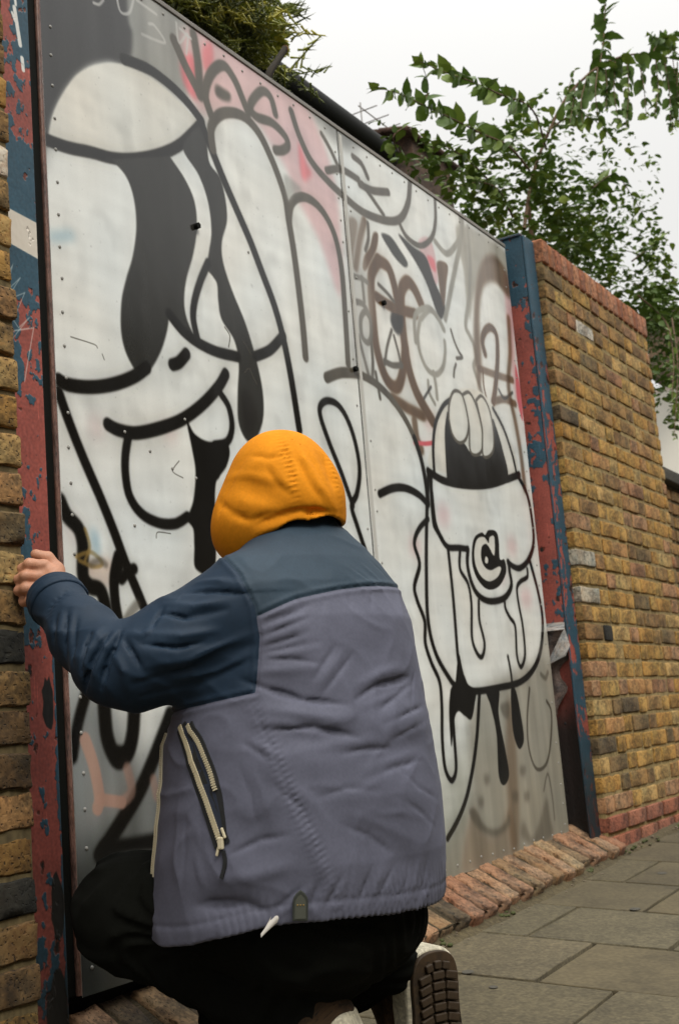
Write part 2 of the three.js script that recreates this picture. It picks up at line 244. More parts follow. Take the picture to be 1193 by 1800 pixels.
// ---------------------------------------------------------------- the sheeted gate and its paint
{
  const gate = thing('metal_gate', 'sheet metal gate covered with a black and white cartoon mural', 'gate', [0, 0, 0]);
  const MX = 2.642, Y0 = 0.085, Y1 = 2.452, W = 1.3165, S = 660, CW = Math.round(W * S), CH = Math.round((Y1 - Y0) * S);
  const INK = { k: [17, 16, 13], c: [46, 46, 43], d: [50, 50, 49], g: [84, 79, 69], e: [150, 148, 138], b: [90, 66, 44], h: [118, 119, 116], m: [156, 157, 152], p: [216, 172, 174], q: [222, 104, 112], w: [226, 225, 216], n: [152, 148, 134], u: [110, 160, 185], o: [176, 140, 124], y: [150, 122, 64], s: [198, 198, 194], r: [222, 196, 178], v: [70, 68, 60], x: [104, 108, 106], z: [48, 50, 47], j: [36, 35, 32] };
  function paint(x0, seed) {
    const cv = document.createElement('canvas'); cv.width = CW; cv.height = CH; const c = cv.getContext('2d');
    c.fillStyle = 'rgb(232,235,231)'; c.fillRect(0, 0, CW, CH);
    const P = (a, i) => [(a[2 * i] / 1000 - x0) * S, (Y1 - a[2 * i + 1] / 1000) * S];
    const trace = (a, closed) => { // Catmull-Rom through the points; a point given twice is a corner
      const n = a.length / 2, at = (i) => P(a, closed ? (i + n) % n : clamp(i, 0, n - 1)); c.beginPath(); c.moveTo(...at(0));
      for (let i = 0; i < (closed ? n : n - 1); i++) { const p0 = at(i - 1), p1 = at(i), p2 = at(i + 1), p3 = at(i + 2); c.bezierCurveTo(p1[0] + (p2[0] - p0[0]) / 6, p1[1] + (p2[1] - p0[1]) / 6, p2[0] - (p3[0] - p1[0]) / 6, p2[1] - (p3[1] - p1[1]) / 6, p2[0], p2[1]); }
      if (closed) c.closePath();
    };
    const set = (k, b, al) => { c.filter = b * S / 100 > 0.6 ? `blur(${(b * S / 100 * 0.65).toFixed(1)}px)` : 'none'; c.globalAlpha = al; c.strokeStyle = c.fillStyle = `rgb(${INK[k]})`; };
    const off = (a) => { let lo = 1e9, hi = -1e9; for (let i = 0; i < a.length; i += 2) { lo = Math.min(lo, a[i]); hi = Math.max(hi, a[i]); } return hi < (x0 - 0.15) * 1000 || lo > (x0 + W + 0.15) * 1000; };
    const L = (k, w, b, al, a) => { if (off(a)) return; if (w > 1) { set(k, 2.2, al * 0.1); c.lineCap = c.lineJoin = 'round'; c.lineWidth = w * 1.7 * S / 100; trace(a, false); c.stroke(); } set(k, b, al); c.lineWidth = w * S / 100; c.lineCap = c.lineJoin = 'round'; trace(a, false); c.stroke(); };
    const F = (k, w, b, al, a) => { if (off(a)) return; set(k, b, al); trace(a, true); c.fill(); };
    art(L, F);
    c.filter = 'none'; c.globalAlpha = 1;
    // wear of the paint itself: rubbed patches, drips of grime, bare metal towards the bottom edge
    const im = c.getImageData(0, 0, CW, CH), d = im.data, r = rng(seed);
    for (let j = 0; j < CH; j++) for (let i = 0; i < CW; i++) {
      const x = x0 + i / S, y = Y1 - j / S, k = (j * CW + i) * 4, white = sstep(120, 210, d[k + 1]);
      const cl = fbm(x * 3.2, y * 3.2, 1, 3), st = fbm(x * 16, y * 1.6, 7, 2), sp = nz(x * 90, y * 90, 3), hb = fbm(x * 2.1, y * 14, 13, 2);
      const rub = Math.max(0, fbm(x * 9, y * 7, 31, 3) - 0.1) * white; const br = nz(x * 3, y * 34, 5) * 0.03 + nz(x * 50, y * 3, 9) * 0.012 + nz(x * 14, y * 12, 19) * 0.03; let m = 1 - rub * 0.22 + white * (cl * 0.08 + st * 0.06 + hb * 0.05 + br - Math.max(0, cl - 0.14) * 0.25) + (1 - white) * st * 0.3;
      if (sp > 0.55) m -= (sp - 0.55) * 0.5 * white;
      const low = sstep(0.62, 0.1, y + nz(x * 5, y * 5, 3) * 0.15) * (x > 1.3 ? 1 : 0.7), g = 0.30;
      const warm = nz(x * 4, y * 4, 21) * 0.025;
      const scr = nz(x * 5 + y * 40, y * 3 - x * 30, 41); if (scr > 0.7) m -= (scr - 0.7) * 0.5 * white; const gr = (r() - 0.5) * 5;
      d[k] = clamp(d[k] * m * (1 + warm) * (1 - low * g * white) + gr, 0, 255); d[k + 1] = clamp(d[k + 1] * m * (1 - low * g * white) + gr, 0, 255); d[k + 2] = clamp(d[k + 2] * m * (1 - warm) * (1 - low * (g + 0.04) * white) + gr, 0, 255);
    }
    c.putImageData(im, 0, 0);
    const t = new THREE.CanvasTexture(cv); t.colorSpace = THREE.SRGBColorSpace; t.anisotropy = 8; return t;
  }
  const dent = makeTex(256, (u, v) => { const k = 0.5 + 0.5 * (TN.fbm(u, v, 5, 4) - 0.5); return [k, k, k]; }, false);
  const glossTex = makeTex(256, (u, v) => { const k = 0.2 + 0.2 * (TN2.fbm(u, v, 8, 5) - 0.5); return [k, k, k]; }, false);
  for (let i = 0; i < 2; i++) {
    const x0 = i ? MX - W : 0.0, g = new THREE.BoxGeometry(W, Y1 - Y0, 0.003, 1, 1, 1);
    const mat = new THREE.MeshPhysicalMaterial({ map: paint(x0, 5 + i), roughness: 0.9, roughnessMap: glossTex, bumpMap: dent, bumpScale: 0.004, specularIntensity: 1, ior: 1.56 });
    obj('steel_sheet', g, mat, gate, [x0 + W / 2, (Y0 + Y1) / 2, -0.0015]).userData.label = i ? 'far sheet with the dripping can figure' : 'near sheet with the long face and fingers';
  }
  const dark = new THREE.MeshPhysicalMaterial({ color: lin(0.006, 0.0065, 0.005), roughness: 0.7, specularIntensity: 0.25 }), edge = MM(lin(0.34, 0.31, 0.27), { roughness: 0.5, map: repeat(gritTex, 1, 3) });
  // angle frame at the near edge: dark outer face, rounded worn nose
  const fr = new THREE.CylinderGeometry(0.0065, 0.0065, 2.36, 12, 1); obj('frame_edge', fr, MM(lin(0.24, 0.13, 0.1), { roughness: 0.4, map: repeat(gritTex, 0.6, 8) }), gate, [-0.0072, 1.27, -0.003]);
  obj('frame_side', new RoundedBoxGeometry(0.075, 2.36, 0.1, 2, 0.003), dark, gate, [-0.0515, 1.27, -0.054]);
  obj('frame_rail', new RoundedBoxGeometry(MX, 0.06, 0.05, 2, 0.004), dark, gate, [MX / 2, 2.41, -0.032]);
  obj('frame_rail', new RoundedBoxGeometry(MX, 0.06, 0.05, 2, 0.004), dark, gate, [MX / 2, 0.125, -0.032]);
  obj('frame_rail', new RoundedBoxGeometry(0.08, 2.25, 0.05, 2, 0.004), dark, gate, [MX / 2, 1.27, -0.034]);
  obj('kick_board', new THREE.BoxGeometry(MX + 0.1, 0.24, 0.02), dark, gate, [MX / 2 - 0.04, 0.0, -0.05]);
  obj('edge_strip', new RoundedBoxGeometry(MX, 0.014, 0.008, 2, 0.002), edge, gate, [MX / 2, 2.457, 0.0]);
  obj('seam_strip', new RoundedBoxGeometry(0.016, 2.34, 0.0025, 1, 0.001), MM(lin(0.55, 0.54, 0.5), { roughness: 0.5 }), gate, [MX / 2 + 0.016, 1.268, 0.0012]);
  // pan-head rivets along the sheet edges
  const dome = new THREE.SphereGeometry(0.0044, 10, 5, 0, Math.PI * 2, 0, Math.PI / 2); dome.rotateX(Math.PI / 2); dome.scale(1, 1, 0.62); const ring = new THREE.CylinderGeometry(0.0026, 0.0026, 0.0012, 8); ring.rotateX(Math.PI / 2); ring.translate(0, 0, 0.0026);
  const rv = [], rd = [], r = rng(12), put = (x, y) => { rv.push(dome.clone().translate(x + (r() - 0.5) * 0.004, y + (r() - 0.5) * 0.01, 0)); rd.push(ring.clone().translate(x, y, 0)); };
  for (let y = 0.14; y < 2.42; y += 0.076) { put(0.03, y); if (r() < 0.55) put(MX / 2 - 0.024, y + 0.02); if (r() < 0.25) put(MX / 2 + 0.045, y); if (y < 2.4 && r() < 0.7) put(MX - 0.03, y); }
  for (let x = 0.1; x < MX - 0.05; x += 0.088) { put(x, 2.428); put(x, 0.115); }
  for (const [x, y] of [[0.769, 1.869], [0.438, 1.333], [0.215, 1.271], [0.3, 1.235], [0.38, 1.21], [0.47, 1.19], [0.62, 1.06], [0.23, 1.05]]) put(x, y);
  const rivets = obj('rivets', mergeGeometries(rv), MM(lin(0.3, 0.295, 0.27), { roughness: 0.5 }), gate); rivets.userData.kind = 'stuff';
  const bolt = new THREE.CylinderGeometry(0.009, 0.009, 0.012, 6); bolt.rotateX(Math.PI / 2);
  for (const [x, y] of [[0.534, 1.868], [1.3, 1.647], [1.526, 1.919]]) obj('bolt', bolt, dark, gate, [x, y, 0.005]);

  function art(L, F) {
    F('h',0,3,0.85,[1,2621,1705,3691,1506,2509,1083,2445,789,2444,554,2421,537,2249,332,2238,141,2140,39,1994,8,1885,-38,1867]);
    F('m',0,2.5,0.7,[351,2483,557,2456,582,2334,523,2218,396,2220,309,2228]);
    F('p',0,2.2,0.75,[524,2406,742,2510,932,2454,1148,2453,1283,2238,1260,1874,1151,2026,1039,2125,1003,2193,935,2239,827,2294,660,2234,570,2214]);
    F('q',0,1.2,0.8,[516,2321,569,2369,597,2307,573,2239,527,2260]);
    F('q',0,1.2,0.7,[615,2407,662,2446,662,2378,621,2343]);
    F('q',0,1.2,0.7,[1081,2314,1120,2254,1143,2235,1096,2194,1077,2220]);
    F('p',0,0.8,0.8,[1836,2217,1934,2269,1973,2172,1944,2099]);
    F('q',0,0.8,0.8,[1897,2193,1951,2198,1959,2151,1920,2157]);
    F('p',0,2,0.8,[2603,2330,2683,2303,2618,1948,2621,1806,2579,1798,2581,2130]);
    F('q',0,0.6,0.9,[2618,1948,2646,1834,2631,1714,2597,1801]);
    F('p',0,3,0.5,[1799,1278,1875,1273,1855,1214,1778,1216]);
    F('p',0,3,0.5,[2361,1214,2434,1208,2413,1157,2340,1160]);
    F('p',0,3,0.5,[1574,1147,1636,1141,1619,1092,1558,1096]);
    F('p',0,3,0.5,[2629,2186,2737,2196,2705,2117,2598,2104]);
    F('p',0,3,0.5,[1766,1591,1826,1591,1810,1543,1751,1541]);
    F('p',0,3,0.5,[2440,1029,2526,1019,2501,962,2416,969]);
    F('p',0,3,0.5,[2232,1093,2292,1087,2275,1045,2215,1049]);
    F('p',0,3,0.5,[367,1312,397,1309,391,1276,361,1278]);
    F('p',0,3,0.5,[107,1283,136,1280,130,1245,101,1247]);
    F('p',0,3,0.5,[22,1042,46,1037,42,1009,18,1012]);
    F('x',0,6,0.8,[-3,713,130,640,194,516,311,533,355,341,107,325,-24,364]);  // grey paint haze, deepened for the shade low on this sheet
    F('z',0,6,0.9,[-42,344,293,324,569,107,548,-67,-59,49]);  // shade of the near bottom corner, painted on as dark grey
    L('g',3.4,0.36,1,[492,2375,539,2315,588,2267]);
    L('g',3.4,0.5,1,[580,2433,592,2355,592,2259]);
    L('g',3.2,0.4,1,[638,2217,616,2274,652,2352,712,2400,760,2379,791,2340,817,2302]);
    F('g',0,0.7,1,[669,2322,701,2327,735,2325,730,2300,692,2288,664,2294]);
    L('g',3,0.4,1,[961,2357,943,2401,903,2405,855,2363,830,2321,862,2306,939,2320,1003,2305,1017,2280,987,2252,946,2236]);
    L('b',4.6,0.6,1,[1525,2067,1470,2007,1455,1941,1452,1858,1456,1758,1490,1676,1537,1643,1585,1651,1628,1714,1660,1800]);
    L('b',4.6,0.6,1,[1525,2067,1590,2061,1620,2010,1633,1953,1638,1895]);
    L('b',5,0.6,1,[1813,1990,1771,2035,1723,2047,1674,2005,1658,1940,1655,1859,1660,1781,1676,1715,1712,1653,1769,1604,1813,1572]);
    F('k',0,0.9,0.9,[1604,1926,1660,1930,1659,1880,1627,1836,1589,1843,1572,1878]);
    L('b',4,0.5,1,[1490,1931,1596,1924,1761,1942]);
    F('b',0,0.5,1,[1412,2010,1430,2054,1474,2099,1507,2156,1538,2162,1521,2109,1465,2041,1429,2003]);
    F('k',0,0.5,0.85,[1562,2170,1627,2182,1686,2155,1737,2121,1716,2098,1661,2107,1610,2132]);
    F('k',0,0.6,0.92,[1688,2209,1794,2196,1886,2186,1941,2107,2004,2038,1985,1990,1942,1979,1874,2080,1800,2143]);
    F('b',0,0.5,0.9,[1978,2195,2063,2207,2036,2125,1997,2027,1978,2065,1973,2129]);
    L('b',3.2,0.8,1,[1452,2182,1410,2106,1367,1997]);
    F('b',0,0.8,0.8,[1346,2153,1404,2159,1365,2054,1341,1990,1328,2043]);
    L('g',1.8,0.36,1,[1474,2181,1468,2124,1441,2077]);
    L('g',2,0.36,1,[1343,1962,1401,1969,1433,1966]);
    L('g',1.8,0.36,1,[1402,1973,1403,1893]);
    L('g',2.2,0.36,1,[1336,1875,1394,1881,1431,1843,1428,1785,1402,1756,1368,1771,1371,1828,1404,1859,1431,1843]);
    L('g',1.8,0.36,1,[1346,1766,1370,1697,1401,1629,1423,1690,1425,1766]);
    L('g',1.6,0.36,1,[1436,1665,1451,1583]);
    L('g',1.6,0.36,1,[1510,1980,1565,1965,1608,1947]);
    L('g',1.4,0.36,1,[1573,1839,1530,1771,1503,1707]);
    L('g',1.4,0.36,1,[1585,1822,1606,1769,1617,1722]);
    L('g',2.2,0.36,1,[1505,1717,1558,1715,1623,1729]);
    F('n',0,1.4,0.8,[2199,2409,2631,2436,2670,2300,2581,2353,2394,2303,2274,2145,2209,2037,2205,2217]);
    F('m',0,1.6,0.45,[1325,2156,1453,2188,1433,2075,1457,1888,1404,1686,1497,1592,1362,1649,1288,1661,1309,1924]);
    L('e',2.4,0.4,1,[1741,1839,1749,1922,1799,1966,1878,1992,1940,1970,1978,1937]);
    L('e',2.2,0.4,1,[1793,1933,1762,1864,1767,1805,1808,1757,1876,1750,1938,1790,1968,1850,1973,1893]);
    L('e',2.2,0.4,1,[1802,1936,1877,1986,1940,1970,1969,1939]);
    L('e',3,0.5,1,[2240,2438,2196,2328,2132,2218,2056,2086,1997,1984]);
    L('e',2.6,0.5,1,[2288,2426,2275,2283,2231,2133,2172,2006,2194,1971,2226,1941,2234,1887,2205,1847,2233,1798,2254,1758]);
    L('e',2.2,0.3,1,[1859,1753,1866,1703,1866,1662]);
    L('e',1.8,0.3,1,[1808,1712,1808,1671,1844,1638]);
    L('g',1.4,0.3,1,[2036,1951,2056,1912,2086,1880,2111,1864,2060,1849]);
    L('g',1.3,0.3,1,[2050,1825,2031,1800,2020,1772]);
    L('b',1.2,0.3,1,[2287,1854,2280,1786,2298,1733]);
    F('b',0,1.6,0.8,[2307,2199,2412,2335,2532,2382,2634,2339,2650,2245,2607,2234,2513,2261,2420,2235,2354,2177,2305,2061,2281,1875,2232,1754,2223,1840,2235,1976]);
    L('b',3.4,0.5,1,[2324,1925,2310,1972,2347,2021,2407,2050,2455,2029,2442,1933,2390,1807,2351,1737]);
    L('b',3,0.5,0.8,[2256,1852,2392,1858,2570,1871]);
    L('b',3,0.5,0.8,[2352,1741,2461,1771,2572,1773]);
    L('k',1.4,0.4,0.7,[2420,1802,2468,1777,2556,1817]);
    L('b',3.4,1,0.75,[2599,2135,2577,1986,2521,1833,2553,1700,2573,1565,2576,1428]);
    L('b',4,0.8,0.8,[1537,1599,1631,1586,1739,1578]);
    L('b',4,0.8,0.8,[1676,1548,1681,1490,1706,1455]);
    L('b',3,0.7,0.8,[1537,1599,1650,1582,1755,1577]);
    L('k',1.2,0.3,0.7,[1764,1643,1826,1695]);
    L('q',1.5,0.3,1,[1661,1471,1744,1481,1815,1496]);
    F('n',0,4,0.85,[1937,623,2772,715,2679,27,1575,47,1645,190,1838,312]);
    F('n',0,2,0.7,[2481,716,2797,897,2679,27,2250,80]);
    F('b',0,2.4,0.5,[2186,597,2236,596,2229,416,2173,128,2106,98,2116,326]);
    F('b',0,2,0.4,[1830,276,1898,193,2013,180,2121,249,2129,95,1827,80,1705,96]);
    F('g',0,1.2,0.8,[1795,273,1847,275,1904,218,1989,194,2075,204,2107,231,2106,193,1991,168,1889,194,1828,230]);
    F('g',0,2,0.7,[2232,199,2286,135,2353,167,2460,257,2480,174,2484,112,2306,93,2192,145]);
    L('g',1.2,0.4,0.7,[2439,280,2495,337,2515,253,2513,170]);
    L('g',1.4,0.3,1,[2408,654,2359,551,2342,450,2374,376,2434,358,2510,388,2571,480,2595,565,2561,604]);
    F('g',0,1,0.6,[2128,599,2204,607,2190,553,2148,562]);
    L('g',2,0.5,0.6,[2533,705,2575,690,2604,712]);
    F('g',0,1.4,0.6,[1941,374,1986,370,1974,339,1939,344]);
    F('g',0,1.4,0.6,[1880,305,1924,301,1912,270,1878,275]);
    F('g',0,1.4,0.6,[2245,381,2296,378,2282,345,2242,350]);
    F('g',0,1.4,0.6,[2158,299,2207,295,2194,263,2155,269]);
    F('g',0,1.4,0.6,[2257,291,2307,287,2293,254,2253,260]);
    L('r',2.6,2.2,0.4,[55,942,99,957,162,949]);
    F('r',0,1.5,0.6,[63,954,136,966,161,936,131,903,70,924]);
    F('d',0,1,0.95,[1,2680,358,2912,310,2398,322,2311,300,2221,224,2195,141,2140,80,2070,39,2005,15,1949,5,1903,-40,1893]);
    F('w',0,0.35,1,[10,1921,29,1981,64,2043,110,2106,171,2158,244,2197,319,2217,396,2220,463,2211,520,2196,574,2174,574,2174,538,2133,479,2078,402,2028,311,1980,226,1948,146,1931,71,1923,10,1918,10,1918]);
    L('k',3,0.36,1,[284,2225,380,2241,465,2234,534,2215,590,2186]);
    L('k',3,0.36,1,[2,1902,70,1910,146,1927,226,1942,310,1972,412,2024,498,2085,578,2165]);
    F('c',0,0.36,1,[217,1936,217,1936,268,1911,293,1861,296,1789,277,1711,248,1645,227,1584,220,1512,233,1461,266,1421,286,1414,326,1446,364,1497,391,1554,404,1604,404,1604,439,1573,481,1546,520,1537,520,1537,495,1567,471,1606,466,1650,481,1711,517,1790,539,1867,536,1936,501,1987,442,2029,442,2029]);
    F('c',0,0.36,1,[502,2077,578,2165,606,2150,613,2076,656,2047,675,1995,676,1930,646,1861,645,1804,677,1734,730,1652,767,1564,788,1473,778,1392,731,1328,692,1328,665,1372,671,1450,685,1531,672,1593,622,1638,612,1685,612,1732,594,1750,572,1767,587,1819,603,1879,596,1957,563,2020]);
    F('j',0,1,0.8,[692,1454,729,1461,753,1403,726,1348,695,1350,680,1393]);
    L('k',2.4,0.36,1,[578,1782,538,1719,509,1658,499,1610,512,1556]);
    L('k',3,0.36,1,[403,1598,450,1568,505,1551,587,1543,682,1550]);
    L('k',3,0.36,1,[768,1571,840,1605,912,1663]);
    L('k',3.2,0.36,1,[8,1349,36,1344,108,1353,184,1375,255,1407,305,1440]);
    L('k',3.2,0.36,1,[403,1468,430,1480,462,1509]);
    L('k',3.2,0.36,1,[158,1276,192,1269,254,1272,338,1297,427,1334,512,1387,587,1449,623,1491]);
    L('k',2.6,0.35,1,[226,1262,212,1213,209,1167,219,1119,255,1084,312,1068,377,1071,427,1094]);
    F('k',0,0.35,1,[446,1337,474,1307,528,1295,601,1307,617,1281,598,1241,566,1210,543,1168,522,973,447,968,446,1023,446,1065,426,1088,453,1136,469,1209,461,1265]);
    L('k',2.2,0.36,1,[595,1432,626,1403,635,1352,611,1309,556,1291]);
    L('k',3,0.36,1,[585,2184,619,2132,667,2058,723,1982,781,1904,831,1822,877,1745,909,1662,935,1551,958,1398]);
    L('g',3.2,0.36,1,[633,2121,632,2181,670,2232,729,2266,798,2280,865,2258,916,2207,953,2154,981,2096,990,2028,1003,1944,1013,1842,1021,1723,1022,1624]);
    L('g',3,0.36,1,[990,2032,1011,2092,1065,2132,1136,2142,1198,2122,1245,2077,1269,2015,1277,1934,1273,1803,1266,1656]);
    F('m',0,1,0.7,[985,2172,1045,2169,1075,2157,1034,2132,993,2097]);
    L('g',3,0.36,1,[1052,2402,1084,2341,1140,2280,1223,2247,1333,2224,1456,2211,1613,2234,1717,2277,1787,2359,1816,2442]);
    L('g',2,0.36,1,[1222,2397,1268,2363,1309,2320]);
    L('g',2.6,0.36,1,[1235,2278,1330,2316,1438,2320]);
    L('g',2.4,0.36,1,[1413,2392,1467,2386,1502,2351]);
    L('g',2.8,0.36,1,[1443,2306,1530,2314,1641,2347]);
    L('g',2,0.36,1,[1459,2315,1525,2282,1592,2248]);
    L('g',2.2,0.35,1,[1698,2262,1748,2220,1849,2217,1950,2278,1998,2360,2012,2449]);
    L('e',2.6,0.4,1,[1976,2273,2064,2252,2153,2310,2217,2380,2221,2441]);
    L('k',2.8,0.35,1,[6,1321,34,1260,73,1186,120,1107,159,1035,195,961,237,887,273,820]);
    L('k',3.6,0.45,1,[-4,1083,14,1053,47,1029,59,993,55,929,74,906,109,896,127,841]);
    L('k',3,0.35,1,[170,977,153,929,153,875,165,817]);
    F('k',0,0.4,1,[160,974,185,978,188,963,178,937,161,911,152,935]);
    L('k',2.6,0.4,1,[177,927,201,946,221,953]);
    L('g',2.4,0.6,0.6,[226,873,198,849,169,816]);
    L('y',1,0.3,0.7,[46,959,89,949,117,958,83,980,38,967]);
    L('y',0.9,0.3,0.7,[68,1029,80,993,64,961]);
    F('u',0,1.6,0.6,[86,1031,107,1020,109,970,93,981]);
    F('u',0,1.6,0.5,[-6,1679,67,1709,75,1691,11,1665]);
    L('g',1.6,0.5,0.6,[81,953,110,964,128,956]);
    L('k',4,0.5,1,[102,652,105,593,120,554,140,536,169,551,188,589,199,650]);
    F('k',0,0.6,1,[115,559,143,567,171,556,143,529]);
    L('k',3.8,0.6,1,[320,627,256,536,201,467,142,413,97,374,67,350]);
    F('k',0,0.8,1,[72,375,164,373,277,370,274,339,162,345,77,344]);
    L('k',3,0.5,1,[45,672,21,620,0,552]);
    L('o',3.2,0.3,0.9,[39,584,61,531,74,466,67,444]);
    L('o',2.6,0.3,0.9,[78,460,143,448]);
    L('o',2.6,0.5,0.7,[164,518,175,469,143,448]);
    L('o',2.4,0.5,0.6,[248,488,257,450]);
    L('g',3.4,0.36,1,[1131,1585,1220,1619,1332,1639]);
    L('g',2.8,0.3,1,[1318,1638,1430,1628,1535,1592,1621,1534,1677,1470]);
    L('k',2.6,0.36,1,[1664,1487,1699,1419,1716,1340,1719,1273]);
    L('k',2.2,0.36,1,[1221,1211,1171,1301,1119,1379,1080,1451,1082,1489,1127,1514,1190,1509,1242,1463,1274,1389,1279,1319,1251,1249,1214,1207,1238,1149,1273,1079]);
    L('k',2.6,0.36,1,[1392,1266,1481,1295,1566,1306,1658,1295,1714,1271]);
    F('w',0,0.4,1,[1795,1399,1818,1512,1905,1639,2023,1722,2248,1757,2410,1675,2495,1481]);
    F('k',0,0.3,1,[1932,1596,1899,1485,1901,1372,2087,1381,2292,1416,2418,1457,2399,1550,2339,1645,2283,1543,2215,1511,2153,1502,2096,1504,2054,1529,1983,1543]);
    L('k',1.8,0.36,1,[1787,1385,1798,1479,1833,1565,1906,1641,1977,1679]);
    L('k',1.6,0.36,1,[1941,1619,1906,1537,1888,1372]);
    L('k',1.8,0.36,1,[2345,1713,2429,1645,2486,1552,2510,1474]);
    L('k',1.6,0.36,1,[2333,1662,2383,1570,2407,1455]);
    F('w',0,0.2,1,[1943,1604,1959,1659,2007,1714,2069,1718,2101,1673,2105,1605,2068,1548,2007,1526,1958,1551]);
    L('g',1.3,0.2,1,[1943,1604,1959,1659,2007,1714,2069,1718,2101,1673,2105,1605,2068,1548,2007,1526,1958,1551,1943,1604]);
    F('w',0,0.2,1,[2078,1715,2140,1736,2189,1698,2220,1616,2212,1541,2153,1502,2097,1511,2109,1602,2097,1674]);
    L('g',1.3,0.2,1,[2078,1715,2140,1736,2189,1698,2220,1616,2212,1541,2153,1502,2097,1511,2109,1602,2097,1674,2078,1715]);
    F('w',0,0.2,1,[2194,1716,2250,1744,2303,1710,2326,1634,2311,1552,2255,1511,2205,1514,2223,1610,2206,1683]);
    L('g',1.3,0.2,1,[2194,1716,2250,1744,2303,1710,2326,1634,2311,1552,2255,1511,2205,1514,2223,1610,2206,1683,2194,1716]);
    L('k',2.8,0.36,1,[1742,1386,1857,1368,2038,1375,2238,1403,2416,1448,2534,1481]);
    L('k',2.4,0.36,1,[2511,1478,2593,1407,2615,1300,2602,1213,2532,1144,2445,1107,2381,1107,2331,1121]);
    L('k',2.2,0.36,1,[1761,1381,1750,1306,1749,1218,1795,1159,1841,1136,1912,1140,1985,1142]);
    F('k',0,0.36,1,[1762,1323,1769,1215,1809,1164,1833,1135,1772,1169,1735,1211]);
    L('k',2.2,0.36,1,[1745,1383,1704,1243,1661,1050,1639,883,1673,774,1761,689,1799,670]);
    L('k',2,0.36,1,[1708,1220,1635,1179,1593,1127,1616,1062,1567,989,1577,942,1615,878,1605,809,1635,746,1679,686,1679,610,1660,504,1661,415,1697,374,1737,406,1746,503,1752,609]);
    L('k',2,0.36,1,[1836,1130,1839,985,1835,870,1831,775,1840,700]);
    L('k',1.8,0.36,1,[1928,1131,1914,1067,1966,1019,1977,948,1955,834,1983,780,2022,769,2052,816,2029,895,2040,963]);
    L('k',2.4,0.36,1,[1994,1143,1977,1087,1998,1021,2049,980,2141,966,2265,984,2340,1032,2338,1087,2337,1121]);
    F('k',0,0.2,1,[2124,1213,2061,1191,2027,1145,2018,1084,2053,1036,2127,1008,2230,1026,2305,1081,2302,1127,2261,1128,2268,1197,2251,1229,2185,1227,2151,1207]);
    F('w',0,0.2,1,[2078,1184,2044,1137,2046,1086,2085,1050,2149,1038,2224,1059,2262,1091,2243,1098,2169,1080,2118,1089,2097,1120,2110,1158,2143,1173,2171,1167,2213,1137,2230,1206,2189,1202,2174,1180,2139,1198]);
    F('w',0,0.1,1,[2137,1127,2155,1120,2146,1103,2127,1106]);
    L('k',1.8,0.36,1,[2511,1107,2503,1076,2431,1054,2391,1026,2391,966,2407,886,2400,780,2350,733,2324,775,2336,880,2298,912,2265,944,2264,977]);
    L('k',2.4,0.36,1,[2544,1145,2595,1024,2610,914,2561,803,2473,729,2336,680,2153,662,1918,653,1857,696,1833,766]);
    F('k',0,0.2,1,[1840,775,1793,681,1771,654,1917,650,1861,696]);
    L('k',1.6,0.36,1,[2241,770,2252,717,2255,648]);
    F('k',0,0.36,1,[1770,671,1857,677,1939,651,1926,613,1887,560,1838,573,1794,589,1758,561,1720,479,1724,573,1742,636]);
    F('k',0,0.3,1,[2027,652,2132,654,2110,568,2136,441,2144,359,2093,328,2059,365,2075,503,2051,597]);
    F('k',0,0.3,1,[2243,660,2280,647,2303,557,2306,472,2256,442,2220,496,2223,586]);
    L('k',2.2,0.36,1,[1969,641,1920,510,1872,419,1796,316,1719,252,1632,202]);
    L('s',0.8,0.25,0.8,[183,2327,203,2333,219,2353]);
    L('s',0.8,0.25,0.8,[269,2394,281,2353,316,2367,337,2420]);
    L('s',0.8,0.25,0.8,[346,2417,424,2415]);
    L('s',0.8,0.25,0.8,[361,2329,452,2348,414,2378,391,2372]);
    L('s',0.8,0.25,0.8,[507,2431,514,2377,554,2421,543,2358]);
    L('s',0.8,0.25,0.8,[520,2421,568,2414]);
    L('v',0.3,0.05,0.7,[51,1456,124,1456,136,1450]);
    L('v',0.3,0.05,0.7,[151,1439,157,1427]);
    L('v',0.3,0.05,0.7,[407,1228,380,1199,418,1188]);
    L('v',0.3,0.05,0.7,[305,1031,312,1045,358,1046]);
    L('v',0.4,0.05,0.8,[632,1620,653,1601,644,1568]);
    L('v',0.4,0.05,0.8,[709,1512,731,1528,750,1505,764,1492]);
    L('v',0.4,0.05,0.8,[714,1600,742,1575]);
  }
}

